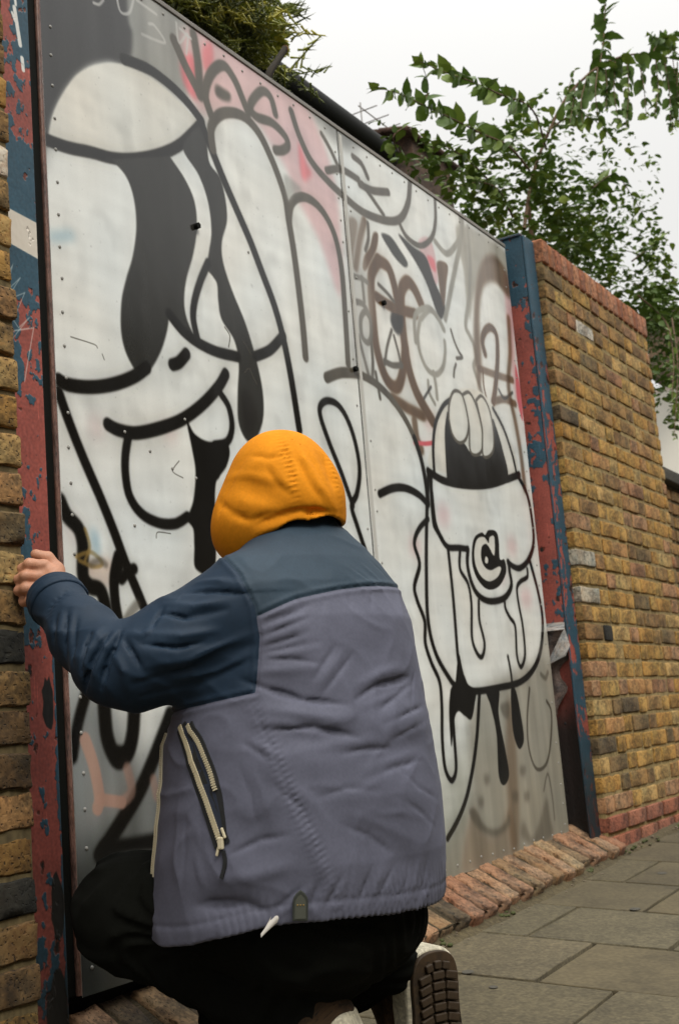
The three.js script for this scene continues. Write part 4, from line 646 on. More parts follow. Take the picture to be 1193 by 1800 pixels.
{
  // feathery evergreen lying over the outbuilding roof, one branch sawn off
  const c = thing('evergreen_shrub', 'yellow-green feathery evergreen growing over the gutter at top left', 'shrub', [1.5, 2.6, -0.75]);
  const mats = [[0.46, 0.48, 0.06], [0.28, 0.33, 0.05], [0.6, 0.56, 0.08], [0.16, 0.19, 0.035]].map((q) => new THREE.MeshPhysicalMaterial({ color: lin(...q), roughness: 0.7, side: THREE.DoubleSide, transmission: 0.45, thickness: 0 }));
  const ng = []; { const r = rng(8); for (let i = 0; i < 12; i++) { const l = 0.035 + r() * 0.03, q = new THREE.ConeGeometry(0.0036, l, 3); q.rotateZ(-Math.PI / 2 + (i % 2 ? 0.7 : -0.7) + (r() - 0.5) * 0.5); q.translate(i * 0.0085, 0, 0); q.rotateX(r() * 6); ng.push(q); } const st = new THREE.CylinderGeometry(0.0016, 0.0025, 0.11, 4); st.rotateZ(-Math.PI / 2); st.translate(0.05, 0, 0); ng.push(st); }
  const spray = mergeGeometries(ng), r = rng(61), q = new THREE.Object3D(), per = mats.map(() => []);
  for (const [x, y, z, a, bb, d, n] of [[1.15,2.98,-0.42,0.24,0.09,0.15,170],[1.34,2.98,-0.42,0.20,0.11,0.12,110],[1.50,3.12,-0.42,0.11,0.08,0.10,25],[1.25,3.12,-0.42,0.29,0.09,0.20,110],[1.60,2.89,-0.34,0.09,0.02,0.03,8],[1.62,3.13,-0.42,0.08,0.10,0.05,10],[1.37,2.92,-0.42,0.11,0.08,0.08,60]]) for (let i = 0; i < n; i++) { const s = Math.cbrt(r()), th = r() * 6.283, ph = Math.acos(2 * r() - 1), dx = Math.sin(ph) * Math.cos(th), dy = Math.cos(ph), dz = Math.sin(ph) * Math.sin(th); const px = x + dx * a * s, py = y + dy * bb * s, pz = z + dz * d * s; if (fbm(px * 5, py * 5, pz * 5, 3) < -0.1) continue; q.position.set(px - 1.5, py - 2.6, pz + 0.75); orient(q, V(dx + (r() - 0.5), dy * 0.8 + (r() - 0.4), dz + (r() - 0.5)), r() * 6); q.scale.setScalar(0.8 + r() * 0.8); q.updateMatrix(); per[Math.floor(r() * 4)].push(q.matrix.clone()); }
  per.forEach((list, i) => { const m = new THREE.InstancedMesh(spray, mats[i], list.length); list.forEach((t, k) => m.setMatrixAt(k, t)); m.name = numbered('needle_sprays'); m.userData.kind = 'stuff'; m.castShadow = m.receiveShadow = true; c.add(m); });
  const yl = [[0.46, 0.46, 0.07], [0.3, 0.34, 0.06], [0.6, 0.54, 0.1]].map((q) => new THREE.MeshPhysicalMaterial({ color: lin(...q), roughness: 0.7, side: THREE.DoubleSide, transmission: 0.35, thickness: 0 }));
  mass('leaf_tufts', c, [[1.47,3.09,-0.42,0.19,0.07,0.10,1],[1.32,3.06,-0.42,0.25,0.07,0.10,1],[1.58,3.06,-0.40,0.13,0.05,0.05,1],[1.21,3.04,-0.42,0.17,0.07,0.10,1]].map((q) => [q[0] - 1.5, q[1] - 2.6, q[2] + 0.75, ...q.slice(3)]), 3200, 33, yl, 0.36, 0.1);
  obj('sawn_branch', stem([[-0.25,0.01,0.53],[-0.24,0.09,0.55],[-0.20,0.15,0.56],[-0.16,0.21,0.57]], 0.014, 0.012).g, darkBark, c); const cutEnd = new THREE.CylinderGeometry(0.013, 0.013, 0.005, 12); const ce = obj('cut_face', cutEnd, MM(lin(0.3, 0.16, 0.07)), c, [-0.161,0.208,0.570]); orient(ce, V(0.9, 0.25, 0), 0); ce.rotateZ(Math.PI / 2);
  obj('twig', stem([[0.10,0.34,0.33],[0.21,0.38,0.33],[0.33,0.44,0.33]], .006, 0.0012).g, darkBark, c);
  obj('twig', stem([[0.00,0.43,0.33],[0.12,0.53,0.33],[0.25,0.66,0.33],[0.36,0.73,0.33]], .002, 0.0012).g, darkBark, c);
  obj('twig', stem([[-0.04,0.39,0.33],[0.06,0.47,0.33],[0.12,0.49,0.33]], .003, 0.0012).g, darkBark, c);
  obj('twig', stem([[0.04,0.45,0.33],[0.10,0.57,0.33],[0.22,0.72,0.33]], .002, 0.0012).g, darkBark, c);
}

// ---------------------------------------------------------------- the crouching person: shapes as distance fields, meshed below
const smin = (a, b, k) => { const h = Math.max(k - Math.abs(a - b), 0) / k; return Math.min(a, b) - h * h * k * 0.25; };
const smax = (a, b, k) => -smin(-a, -b, k);
const len3 = (x, y, z) => Math.sqrt(x * x + y * y + z * z);
function cone(x, y, z, a, b, ra, rb) { // tapered capsule
  const bx = b[0] - a[0], by = b[1] - a[1], bz = b[2] - a[2], px = x - a[0], py = y - a[1], pz = z - a[2], t = Math.min(1, Math.max(0, (px * bx + py * by + pz * bz) / (bx * bx + by * by + bz * bz)));
  return len3(px - bx * t, py - by * t, pz - bz * t) - (ra + (rb - ra) * t);
}
function chain(x, y, z, P, k) { let d = 1e9; for (let i = 0; i + 1 < P.length; i++) d = smin(d, cone(x, y, z, P[i], P[i + 1], P[i][3], P[i + 1][3]), k); return d; }
function ell(x, y, z, c, r) { const a = (x - c[0]) / r[0], b = (y - c[1]) / r[1], e = (z - c[2]) / r[2], k0 = len3(a, b, e), k1 = len3(a / r[0], b / r[1], e / r[2]); return k0 < 1e-6 ? -Math.min(r[0], r[1], r[2]) : k0 * (k0 - 1) / k1; }
// jacket trunk: height, centre x, centre z, half width, half depth
const TRUNK = [[0.2, 0.044, 0.484, 0.268, 0.256], [0.255, 0.044, 0.495, 0.275, 0.262], [0.346, 0.042, 0.512, 0.28, 0.259], [0.448, 0.035, 0.525, 0.275, 0.248], [0.55, 0.031, 0.533, 0.265, 0.235], [0.653, 0.032, 0.549, 0.255, 0.206], [0.756, 0.034, 0.564, 0.245, 0.176], [0.819, 0.036, 0.569, 0.232, 0.148], [0.866, 0.034, 0.572, 0.196, 0.120], [0.905, 0.030, 0.572, 0.136, 0.096], [0.94, 0.026, 0.57, 0.082, 0.072], [0.98, 0.02, 0.566, 0.055, 0.055]];
function trunk(x, y, z) {
  let i = 0; while (i < TRUNK.length - 2 && TRUNK[i + 1][0] < y) i++;
  const A = TRUNK[i], B = TRUNK[i + 1], t = Math.min(1, Math.max(0, (y - A[0]) / (B[0] - A[0]))), m = (k) => A[k] + (B[k] - A[k]) * t;
  const a = m(3), b = m(4), u = (x - m(1)) / a, v = (z - m(2)) / b, k0 = Math.sqrt(u * u + v * v), k1 = Math.sqrt(u * u / (a * a) + v * v / (b * b));
  const d = k0 < 1e-5 ? -Math.min(a, b) : k0 * (k0 - 1) / k1;
  return Math.max(d * (y > 0.8 ? 0.72 : 0.96), y - 0.985);
}
const hemY = (x, z) => { const s = 0.52 * x + 0.85 * z, a = Math.min(1, Math.max(0, (s - 0.2) / 0.25)), b = Math.min(1, Math.max(0, (s - 0.52) / 0.2)); return 0.228 + 0.034 * a * a * (3 - 2 * a) - 0.014 * b; };
const SLEEVE_L = [[-0.137, 0.782, 0.556, 0.094], [-0.209, 0.724, 0.46, 0.084], [-0.256, 0.699, 0.4, 0.071], [-0.277, 0.703, 0.366, 0.061], [-0.257, 0.763, 0.283, 0.055], [-0.235, 0.835, 0.203, 0.043], [-0.22, 0.875, 0.152, 0.036]];
const SLEEVE_R = [[0.2, 0.79, 0.55, 0.09], [0.29, 0.62, 0.36, 0.075], [0.285, 0.57, 0.32, 0.066], [0.245, 0.42, 0.3, 0.05]];
const sleeveL = (x, y, z) => chain(x, y, z, SLEEVE_L, 0.03);
const cuffCut = (x, y, z) => (x + 0.244) * 0.35 + (y - 0.846) * 0.68 + (z - 0.19) * -0.72; // > 0 beyond the cuff
function jacketBase(x, y, z) {
  let d = trunk(x, y, z), s = Math.max(sleeveL(x, y, z), cuffCut(x, y, z));
  d = smin(d, s, 0.035); d = smin(d, Math.max(chain(x, y, z, SLEEVE_R, 0.03), 0.43 - y), 0.04);
  return smax(d, hemY(x, z) - y, 0.004);
}
const HC = [0.002, 1.008, 0.552];
function hoodBase(x, y, z) {
  let d = ell(x, y, z, [HC[0], HC[1] + 0.006, HC[2]], [0.095, 0.112, 0.106]);
  d = smin(d, ell(x, y, z, [HC[0] + 0.004, HC[1] - 0.035, HC[2] + 0.012], [0.094, 0.085, 0.102]), 0.05);
  d = smin(d, ell(x, y, z, [HC[0] - 0.02, 0.945, HC[2] - 0.05], [0.085, 0.08, 0.085]), 0.05);
  d = smin(d, ell(x, y, z, [0.035, 0.945, 0.61], [0.06, 0.035, 0.035]), 0.03);
  return d;
}
const JF = [
  [-5.6, 5.3, -218,657,588, -205,639,628, -170,615,679, -113,602,725],
  [5, 7.9, -216,606,607, -183,596,667, -134,580,713, -103,585,731],
  [3.7, 6.6, -215,667,595, -194,667,643, -144,665,697],
  [-3.1, 4.7, -205,689,618, -177,684,663, -142,674,697],
  [-5.6, 5.9, -94,610,733, -46,631,748, 70,645,754],
  [4.3, 7.3, -87,633,734, -31,651,749, 37,662,754],
  [3.7, 6.6, -88,596,738, -38,608,753, 76,624,756],
  [-4.3, 5.9, -45,566,756, 33,582,764, 101,591,755],
  [-5.6, 6.6, -213,572,621, -164,570,690, -97,545,739],
  [4.3, 7.9, -219,587,603, -194,579,653, -160,556,696],
  [-3.7, 5.3, -132,523,720, -94,527,741, -34,525,762],
  [3.7, 7.9, -184,533,671, -130,540,720, -45,539,759],
  [-3.5, 4.5, -204,743,627, -185,752,651, -153,762,676],
  [-3.5, 4.5, -203,724,624, -178,738,656, -143,752,686],
  [-3.5, 4.5, -203,707,622, -183,714,652, -151,726,683],
  [1.9, 4.7, -203,716,623, -179,726,656, -149,740,683],
  [1.9, 4.7, -204,733,625, -181,745,653, -150,755,680],
  [-2.5, 5.3, -113,702,712, -135,674,702, -154,647,690],
  [-2.5, 5.3, -82,688,729, -117,654,716, -144,623,701],
  [2.5, 5.9, -96,696,721, -126,664,709, -149,636,696],
  [-2.5, 4.7, 104,657,746, 70,624,757, 49,595,762],
  [-1.2, 4.7, -22,841,701, 5,825,713, 20,810,720],
  [-1.2, 4.7, 68,864,692, 102,844,698, 127,823,703],
  [1.2, 4.7, 16,852,700, 45,833,710, 60,816,718],
  [-2.5, 5.3, -226,555,588, -220,539,611, -211,522,631],
  [2.5, 5.3, -222,558,603, -214,542,624, -204,527,644],
  [-3.1, 5.9, -236,375,553, -222,397,606, -199,402,650],
  [4.3, 9.2, -236,339,535, -225,340,588, -195,357,651],
  [-6.2, 11, -233,297,480, -225,298,570, -208,281,609],
  [-3.1, 4.7, -208,281,609, -199,298,631, -186,316,655],
  [3.1, 4.7, -202,277,620, -189,297,647, -176,317,668],
  [-3.1, 4.7, -173,281,662, -170,303,670, -166,328,681],
  [-3.1, 4.7, -154,285,683, -147,308,695, -140,329,706],
  [2.5, 4.7, -163,279,673, -158,305,684, -153,326,694],
  [-3.1, 4.7, -111,280,716, -104,306,725, -95,331,736],
  [-2.5, 4.7, -78,277,734, -71,301,741, -53,330,753],
  [2.5, 4.7, -93,279,727, -87,303,735, -76,329,744],
  [-2.5, 4.7, -30,276,751, -17,307,759, -11,338,766],
  [-2.5, 4.7, 25,277,760, 38,308,765, 43,341,771],
  [2.5, 4.7, -5,277,756, 8,308,763, 16,339,769],
  [-1.9, 5.3, -128,283,705, -129,309,710, -125,345,720],
  [2.2, 6.6, -226,473,454, -226,408,443, -224,343,430],
  [-1.9, 5.9, -234,445,474, -233,390,464, -231,335,453],
  [2.5, 6.6, -238,381,489, -238,345,495, -236,317,503],
  [-3.7, 5.9, -48,590,752, -1,610,759, 67,630,756],
  [-3.1, 5.3, -32,538,762, 26,553,768, 133,570,748],
  [-2.5, 5.3, -100,478,740, -40,491,762, 62,499,769],
  [2.5, 5.9, -98,495,740, -37,505,762, 55,516,769],
  [-2.5, 4.7, -98,395,739, -95,359,739, -87,303,735],
  [2.2, 4.7, -102,421,739, -36,418,764, 68,394,771],
  [-2.5, 5.9, -168,458,692, -129,467,723, -76,457,752],
  [-2.5, 5.9, -140,410,714, -96,386,740, -54,353,756],
  [2.5, 6.6, -131,427,721, -85,407,746, -12,371,767],
  [-2.5, 6.6, -211,483,634, -188,443,670, -169,387,686],
  [1.9, 6.6, -201,490,650, -175,452,685, -151,400,703],
  [-2.5, 5.3, -47,445,762, 11,420,771, 82,380,769],
  [-1.9, 4.7, -26,490,765, 25,453,773, 107,426,765],
  [-1.9, 5.3, -230,514,582, -227,467,599, -224,422,604],
  [1.9, 5.9, -225,517,599, -220,475,617, -215,429,626],
  [2.5, 3.5, -218,637,595, -211,556,629, -198,462,657, -176,379,678, -144,285,693],
  [-2, 3, -216,639,600, -208,557,634, -194,464,661, -172,380,683, -139,286,697],
  [-9.6, 4.8, -309,756,415, -328,732,415, -339,697,403, -331,660,386],
  [-9.6, 4.8, -319,754,398, -340,727,386, -346,692,371, -322,658,339],
  [7.2, 4.7, -314,755,407, -335,729,401, -344,695,388, -331,659,367],
  [-7.2, 4.7, -319,762,360, -343,721,360, -343,687,352],
  [7.2, 4.7, -315,763,376, -341,729,372, -346,706,364],
  [-6, 5.4, -316,742,426, -318,712,448, -310,684,458],
  [6, 5.4, -331,715,421, -326,686,432, -314,653,427],
  [-8.4, 5.4, -280,778,477, -268,767,522, -233,774,580],
  [7.2, 5.4, -267,795,475, -256,783,529, -230,789,581],
  [-8.4, 5.4, -309,727,460, -283,717,513, -255,723,546],
  [7.2, 5.4, -301,744,467, -280,736,518, -243,741,563],
  [-6, 5.4, -242,811,505, -233,807,560, -214,797,612],
  [6, 5.4, -222,829,512, -224,825,562, -215,811,607],
  [-7.2, 6.1, -314,664,441, -266,679,514, -209,713,611],
  [6, 6.1, -306,690,466, -268,697,525, -212,730,610],
  [-7.2, 6.1, -293,642,440, -239,653,515, -212,688,602],
  [4.8, 5.4, -275,663,486, -230,673,548, -210,697,606],
  [-6, 4.7, -309,797,272, -319,769,272, -315,748,263],
  [-6, 4.7, -305,802,293, -321,761,303, -319,722,297],
  [6, 4.7, -307,800,282, -320,768,287, -318,739,281],
  [-4.8, 4.7, -307,790,315, -328,744,326, -337,707,331],
  [4.8, 4.7, -305,798,304, -322,755,312, -328,716,314],
  [-4.8, 4.7, -297,748,472, -289,767,471, -270,791,479],
  [6, 5.4, -309,750,430, -306,742,457, -293,757,478],
  [-3, 3.5, -239,854,256, -278,835,255, -291,821,244, -303,789,242],
  [2, 3, -236,849,260, -280,830,266, -296,815,257, -312,784,260],
  [2, 4.4, -219,639,591, -212,557,625, -200,464,654, -178,380,676, -147,286,691],
  [1.8, 4.4, -216,636,603, -207,554,635, -194,461,662, -171,377,684, -137,283,698],
  [-2.5, 4.7, -218,638,595, -211,556,629, -198,462,657, -176,379,678, -144,287,693],
  [7, 40, -179,721,656, -106,731,712, 12,720,745],
  [-8, 26, -211,645,614, -166,617,683, -106,600,728],
  [8, 26, -207,597,630, -163,582,689, -95,579,736],
  [-7, 24, -208,563,633, -160,556,696, -92,543,742],
  [7, 34, -225,513,601, -189,516,666, -134,500,719],
  [-8, 24, -81,599,741, -5,625,757, 95,644,750],
  [6, 26, -77,565,746, -6,574,763, 97,570,758],
  [-6, 26, -85,514,746, -19,526,765, 111,531,758],
  [6, 34, -139,455,717, -59,455,758, 54,436,772],
  [-6, 30, -233,451,579, -224,404,603, -215,340,613],
  [7, 34, -193,426,661, -163,368,691, -140,329,706],
  [-7, 26, -106,387,734, -66,355,752, 20,325,767],
  [-9, 28, -231,299,460, -227,296,562, -210,287,605],
  [7, 30, -238,354,517, -226,351,588, -193,363,655],
  [5, 24, -227,538,475, -233,446,467, -230,353,449],
  [-2.5, 4.8, -206,750,625, -177,759,658, -137,773,684],
  [-2.5, 4.8, -204,696,621, -181,702,656, -137,710,696],
  [2.5, 4.8, -204,688,621, -179,692,659, -139,698,696],
  [-2.5, 4.8, -154,790,668, -151,775,674, -151,757,679],
  [-2, 4.8, -116,794,690, -115,780,695, -118,762,700],
  [-2, 4.8, -57,799,712, -60,784,717, -65,767,721],
  [-2, 4.8, 4,800,723, -3,785,727, -14,768,732],
  [-8, 24, -321,750,402, -341,708,398, -335,663,371],
  [8, 26, -318,712,447, -289,707,501, -248,731,554],
  [-7, 22, -306,652,439, -260,669,511, -214,698,597],
  [6, 22, -277,774,497, -247,784,546, -224,774,599],
];
const HF = [
  [2.4, 4.2, -30,1116,579, -67,1057,616, -73,1021,629, -74,978,635, -67,949,633],
  [-2, 3, -40,1112,576, -72,1055,610, -78,1019,623, -79,977,628, -72,948,627],
  [8, 5, -20,1115,590, -50,1048,640, -39,993,662, -1,956,669],
  [-4, 7, -60,1056,626, -55,1000,652, -27,957,664],
  [-3, 5, 23,1094,636, 2,1037,662, -2,992,673],
  [-5, 8, -90,1042,582, -92,1011,600, -79,979,627],
  [4, 8, -88,1034,597, -86,1004,615, -75,985,634],
  [-4, 9, -90,994,472, -109,965,514, -104,950,554],
  [4, 9, -104,998,517, -106,973,555, -89,957,604],
  [-6, 6, -99,935,558, -86,944,602, -75,941,617],
  [6, 6, -94,919,553, -88,927,579, -73,931,609],
  [-6, 7, -56,937,636, -45,952,653, -14,947,664],
  [5, 7, -51,944,645, -11,938,661, 31,936,660],
  [-13, 26, -100,1011,522, -99,994,583, -86,971,615],
  [-8, 18, -3,1072,644, -5,1019,668, 0,982,673],
  [9, 9, -89,913,557, -76,929,604, -33,935,651, 47,932,653],
  [-9, 8, -91,945,592, -65,952,636, -6,946,665],
  [3, 9, -93,1037,532, -89,1050,568, -76,1073,580],
  [-3, 8, -35,1057,644, -34,1022,659, -32,1000,665],
  [-3.5, 5, -30,1116,579, -67,1057,616, -73,1021,629, -74,978,635, -67,949,633],
  [2.4, 4.4, 23,1094,636, 15,1039,661, 9,994,673, 18,963,670],
  [-3, 4.8, -91,915,470, -100,986,486, -85,1055,526, -60,1100,556],
  [-4, 6, -82,1068,546, -84,1055,584, -70,1057,612],
  [5, 6, -79,1036,489, -97,1027,553, -85,1002,618],
  [-5, 6, -109,959,511, -104,943,551, -92,953,593],
];
const MARK = {
  zipFront: [-151,580,370, -172,511,374, -174,434,361, -166,356,339, -157,277,318, -148,227,302],
  pocketA: [-213,588,458, -228,547,483, -236,498,506, -240,453,524, -239,412,538, -238,393,545],
  pocketB: [-220,589,479, -233,553,510, -236,515,528, -238,482,539, -239,443,544, -238,400,546],
  pull: [-237,385,547, -236,366,549, -236,342,541],
  tabTop: [-186,309,654, -183,275,649],
  yoke: [-206,760,627, -155,785,669, -69,801,708, 179,819,687],
  armhole: [-166,880,526, -210,833,594, -210,776,621, -204,724,623, -207,668,619, -211,640,614],
  stitch: [-218,637,595, -211,556,629, -198,462,657, -176,379,678, -144,285,693],
  shirt: [-204,270,613, -220,243,599, -193,265,631],
};
// surface nets over a sparse grid: only blocks that the surface can cross are sampled finely
function surfaceNets(f, lo, hi, h, coarse = f) {
  const B = 6, n = [0, 1, 2].map((k) => Math.ceil((hi[k] - lo[k]) / h / B) * B + 1), NX = n[0], NXY = n[0] * n[1], D = new Float32Array(NXY * n[2]).fill(1);
  for (let bz = 0; bz < n[2] - 1; bz += B) for (let by = 0; by < n[1] - 1; by += B) for (let bx = 0; bx < n[0] - 1; bx += B) {
    const c = coarse(lo[0] + (bx + B / 2) * h, lo[1] + (by + B / 2) * h, lo[2] + (bz + B / 2) * h), far = Math.abs(c) > B * h * 1.25 + 0.012;
    for (let k = bz; k <= bz + B; k++) for (let j = by; j <= by + B; j++) for (let i = bx; i <= bx + B; i++) { const q = i + j * NX + k * NXY; if (far) { if (D[q] === 1) D[q] = c < 0 ? -1.5 : 1; } else if (D[q] === 1 || D[q] === -1.5) D[q] = f(lo[0] + i * h, lo[1] + j * h, lo[2] + k * h); }
  }
  const pos = [], idx = [], id = new Int32Array(D.length).fill(-1), C = [0, 1, NX, NX + 1, NXY, NXY + 1, NXY + NX, NXY + NX + 1], E = [[0, 1], [2, 3], [4, 5], [6, 7], [0, 2], [1, 3], [4, 6], [5, 7], [0, 4], [1, 5], [2, 6], [3, 7]];
  for (let k = 0; k < n[2] - 1; k++) for (let j = 0; j < n[1] - 1; j++) for (let i = 0; i < n[0] - 1; i++) {
    const q = i + j * NX + k * NXY; let m = 0; for (let c = 0; c < 8; c++) if (D[q + C[c]] < 0) m |= 1 << c; if (m === 0 || m === 255) continue;
    let x = 0, y = 0, z = 0, t = 0; for (const [a, b] of E) { if (((m >> a) & 1) === ((m >> b) & 1)) continue; const va = D[q + C[a]], vb = D[q + C[b]], s = va / (va - vb); x += (a & 1) + ((b & 1) - (a & 1)) * s; y += ((a >> 1) & 1) + (((b >> 1) & 1) - ((a >> 1) & 1)) * s; z += (a >> 2) + ((b >> 2) - (a >> 2)) * s; t++; }
    id[q] = pos.length / 3; pos.push(lo[0] + (i + x / t) * h, lo[1] + (j + y / t) * h, lo[2] + (k + z / t) * h);
  }
  const quad = (a, b, c, d, flip) => { if (a < 0 || b < 0 || c < 0 || d < 0) return; if (flip) idx.push(a, c, b, a, d, c); else idx.push(a, b, c, a, c, d); };
  for (let k = 1; k < n[2] - 1; k++) for (let j = 1; j < n[1] - 1; j++) for (let i = 1; i < n[0] - 1; i++) {
    const q = i + j * NX + k * NXY, s = D[q] < 0;
    if (s !== D[q + 1] < 0) quad(id[q - NX - NXY], id[q - NXY], id[q], id[q - NX], !s);
    if (s !== D[q + NX] < 0) quad(id[q - 1 - NXY], id[q - 1], id[q], id[q - NXY], !s);
    if (s !== D[q + NXY] < 0) quad(id[q - 1 - NX], id[q - NX], id[q], id[q - 1], !s);
  }
  const g = new THREE.BufferGeometry(); g.setAttribute('position', new THREE.Float32BufferAttribute(pos, 3)); g.setIndex(idx); return finish(g);
}
function finish(g) { g.computeVertexNormals(); const p = g.attributes.position, uv = new Float32Array(p.count * 2); for (let i = 0; i < p.count; i++) { uv[2 * i] = p.getX(i) * 0.7 + p.getZ(i); uv[2 * i + 1] = p.getY(i) + 0.35 * p.getX(i); } g.setAttribute('uv', new THREE.BufferAttribute(uv, 2)); return g; }
// cut a mesh along field = 0, keeping the shaded normals: [positive side, negative side]
function splitMesh(g, field) {
  const P = g.attributes.position, N = g.attributes.normal, I = g.index.array, F = new Float32Array(P.count); for (let i = 0; i < P.count; i++) F[i] = field(P.getX(i), P.getY(i), P.getZ(i));
  const side = () => ({ pos: [], nor: [], idx: [], map: new Map() }), S = [side(), side()];
  const vert = (o, key, fn) => { if (!o.map.has(key)) { o.map.set(key, o.pos.length / 3); fn(o); } return o.map.get(key); };
  const whole = (o, i) => vert(o, i, (o) => { o.pos.push(P.getX(i), P.getY(i), P.getZ(i)); o.nor.push(N.getX(i), N.getY(i), N.getZ(i)); });
  const cutv = (o, a, b) => vert(o, a < b ? a * 4e6 + b + 1e9 : b * 4e6 + a + 1e9, (o) => { const t = F[a] / (F[a] - F[b]); for (const [A, out] of [[P, o.pos], [N, o.nor]]) out.push(mix(A.getX(a), A.getX(b), t), mix(A.getY(a), A.getY(b), t), mix(A.getZ(a), A.getZ(b), t)); });
  for (let f = 0; f < I.length; f += 3) for (let s = 0; s < 2; s++) {
    const o = S[s], inn = (i) => (s === 0) === (F[i] > 0), poly = [];
    for (let k = 0; k < 3; k++) { const a = I[f + k], b = I[f + (k + 1) % 3]; if (inn(a)) poly.push(whole(o, a)); if (inn(a) !== inn(b)) poly.push(cutv(o, a, b)); }
    for (let k = 1; k + 1 < poly.length; k++) o.idx.push(poly[0], poly[k], poly[k + 1]);
  }
  return S.map((o) => { const q = new THREE.BufferGeometry(); q.setAttribute('position', new THREE.Float32BufferAttribute(o.pos, 3)); q.setAttribute('normal', new THREE.Float32BufferAttribute(o.nor, 3)); q.setIndex(o.idx); const uv = new Float32Array(o.pos.length / 3 * 2); for (let i = 0; i < uv.length / 2; i++) { uv[2 * i] = o.pos[3 * i] * 0.7 + o.pos[3 * i + 2]; uv[2 * i + 1] = o.pos[3 * i + 1] + 0.35 * o.pos[3 * i]; } q.setAttribute('uv', new THREE.BufferAttribute(uv, 2)); return q; });
}
// folds: height mm, width mm, then points on the cloth in mm; the cloth rises or sinks along each line and dies out at its ends
function foldField(list, ka = 1, kw = 1) {
  const fs = list.map(([a, w, ...p]) => { const pk = w < 4.5; if (pk) { w *= 2.1; a *= 0.8; } if (!pk) { a *= (a < 0 ? 1.05 : 0.75) * ka; w *= (w > 18 ? 1 : a < 0 ? 0.85 : 1.2) * kw; if (w > 18) a *= 0.6; } const pts = []; for (let i = 0; i < p.length; i += 3) pts.push([p[i] / 1000, p[i + 1] / 1000, p[i + 2] / 1000]); const c = [0, 1, 2].map((k) => pts.reduce((s, q) => s + q[k], 0) / pts.length), W = w / 1000, r = Math.max(...pts.map((q) => len3(q[0] - c[0], q[1] - c[1], q[2] - c[2]))) + W * 2.6, L = [0]; for (let i = 1; i < pts.length; i++) L.push(L[i - 1] + len3(pts[i][0] - pts[i - 1][0], pts[i][1] - pts[i - 1][1], pts[i][2] - pts[i - 1][2])); return { a: a / 1000, W, pk, pts, c, r, L, T: L[L.length - 1] }; });
  return (x, y, z, off) => {
    let s = 0;
    for (const o of fs) {
      const dx = x - o.c[0], dy = y - o.c[1], dz = z - o.c[2]; if (dx * dx + dy * dy + dz * dz > (o.r + 0.02) * (o.r + 0.02)) continue;
      let best = 1e9, at = 0;
      for (let i = 0; i + 1 < o.pts.length; i++) { const a = o.pts[i], b = o.pts[i + 1], bx = b[0] - a[0], by = b[1] - a[1], bz = b[2] - a[2], px = x - a[0], py = y - a[1], pz = z - a[2], t = clamp((px * bx + py * by + pz * bz) / (bx * bx + by * by + bz * bz), 0, 1), d = len3(px - bx * t, py - by * t, pz - bz * t); if (d < best) { best = d; at = o.L[i] + t * (o.L[i + 1] - o.L[i]); } }
      const e = Math.sqrt(Math.max(0, best * best - off * off)) / o.W; if (e > 2.6) continue; const end = Math.min(at, o.T - at) / o.T; const pk = o.pk ? 0.55 + 0.75 * Math.sin(at * 640) : 1; s += o.a * pk * (o.a < 0 && o.W < 0.016 ? 0.5 * Math.exp(-1.55 * e) + 0.5 * Math.exp(-0.8 * e * e) : Math.exp(-e * e)) * (0.25 + 0.75 * Math.min(1, end * 3.2));
    }
    return s;
  };
}
const pl = (t, xs, ys) => { if (t <= xs[0]) return ys[0]; for (let i = 1; i < xs.length; i++) if (t < xs[i]) return mix(ys[i - 1], ys[i], (t - xs[i - 1]) / (xs[i] - xs[i - 1])); return ys[ys.length - 1]; };
const person = thing('person', 'crouching person in an orange hood and grey and navy jacket, hand on bricks', 'person', [0, 0, 0]);
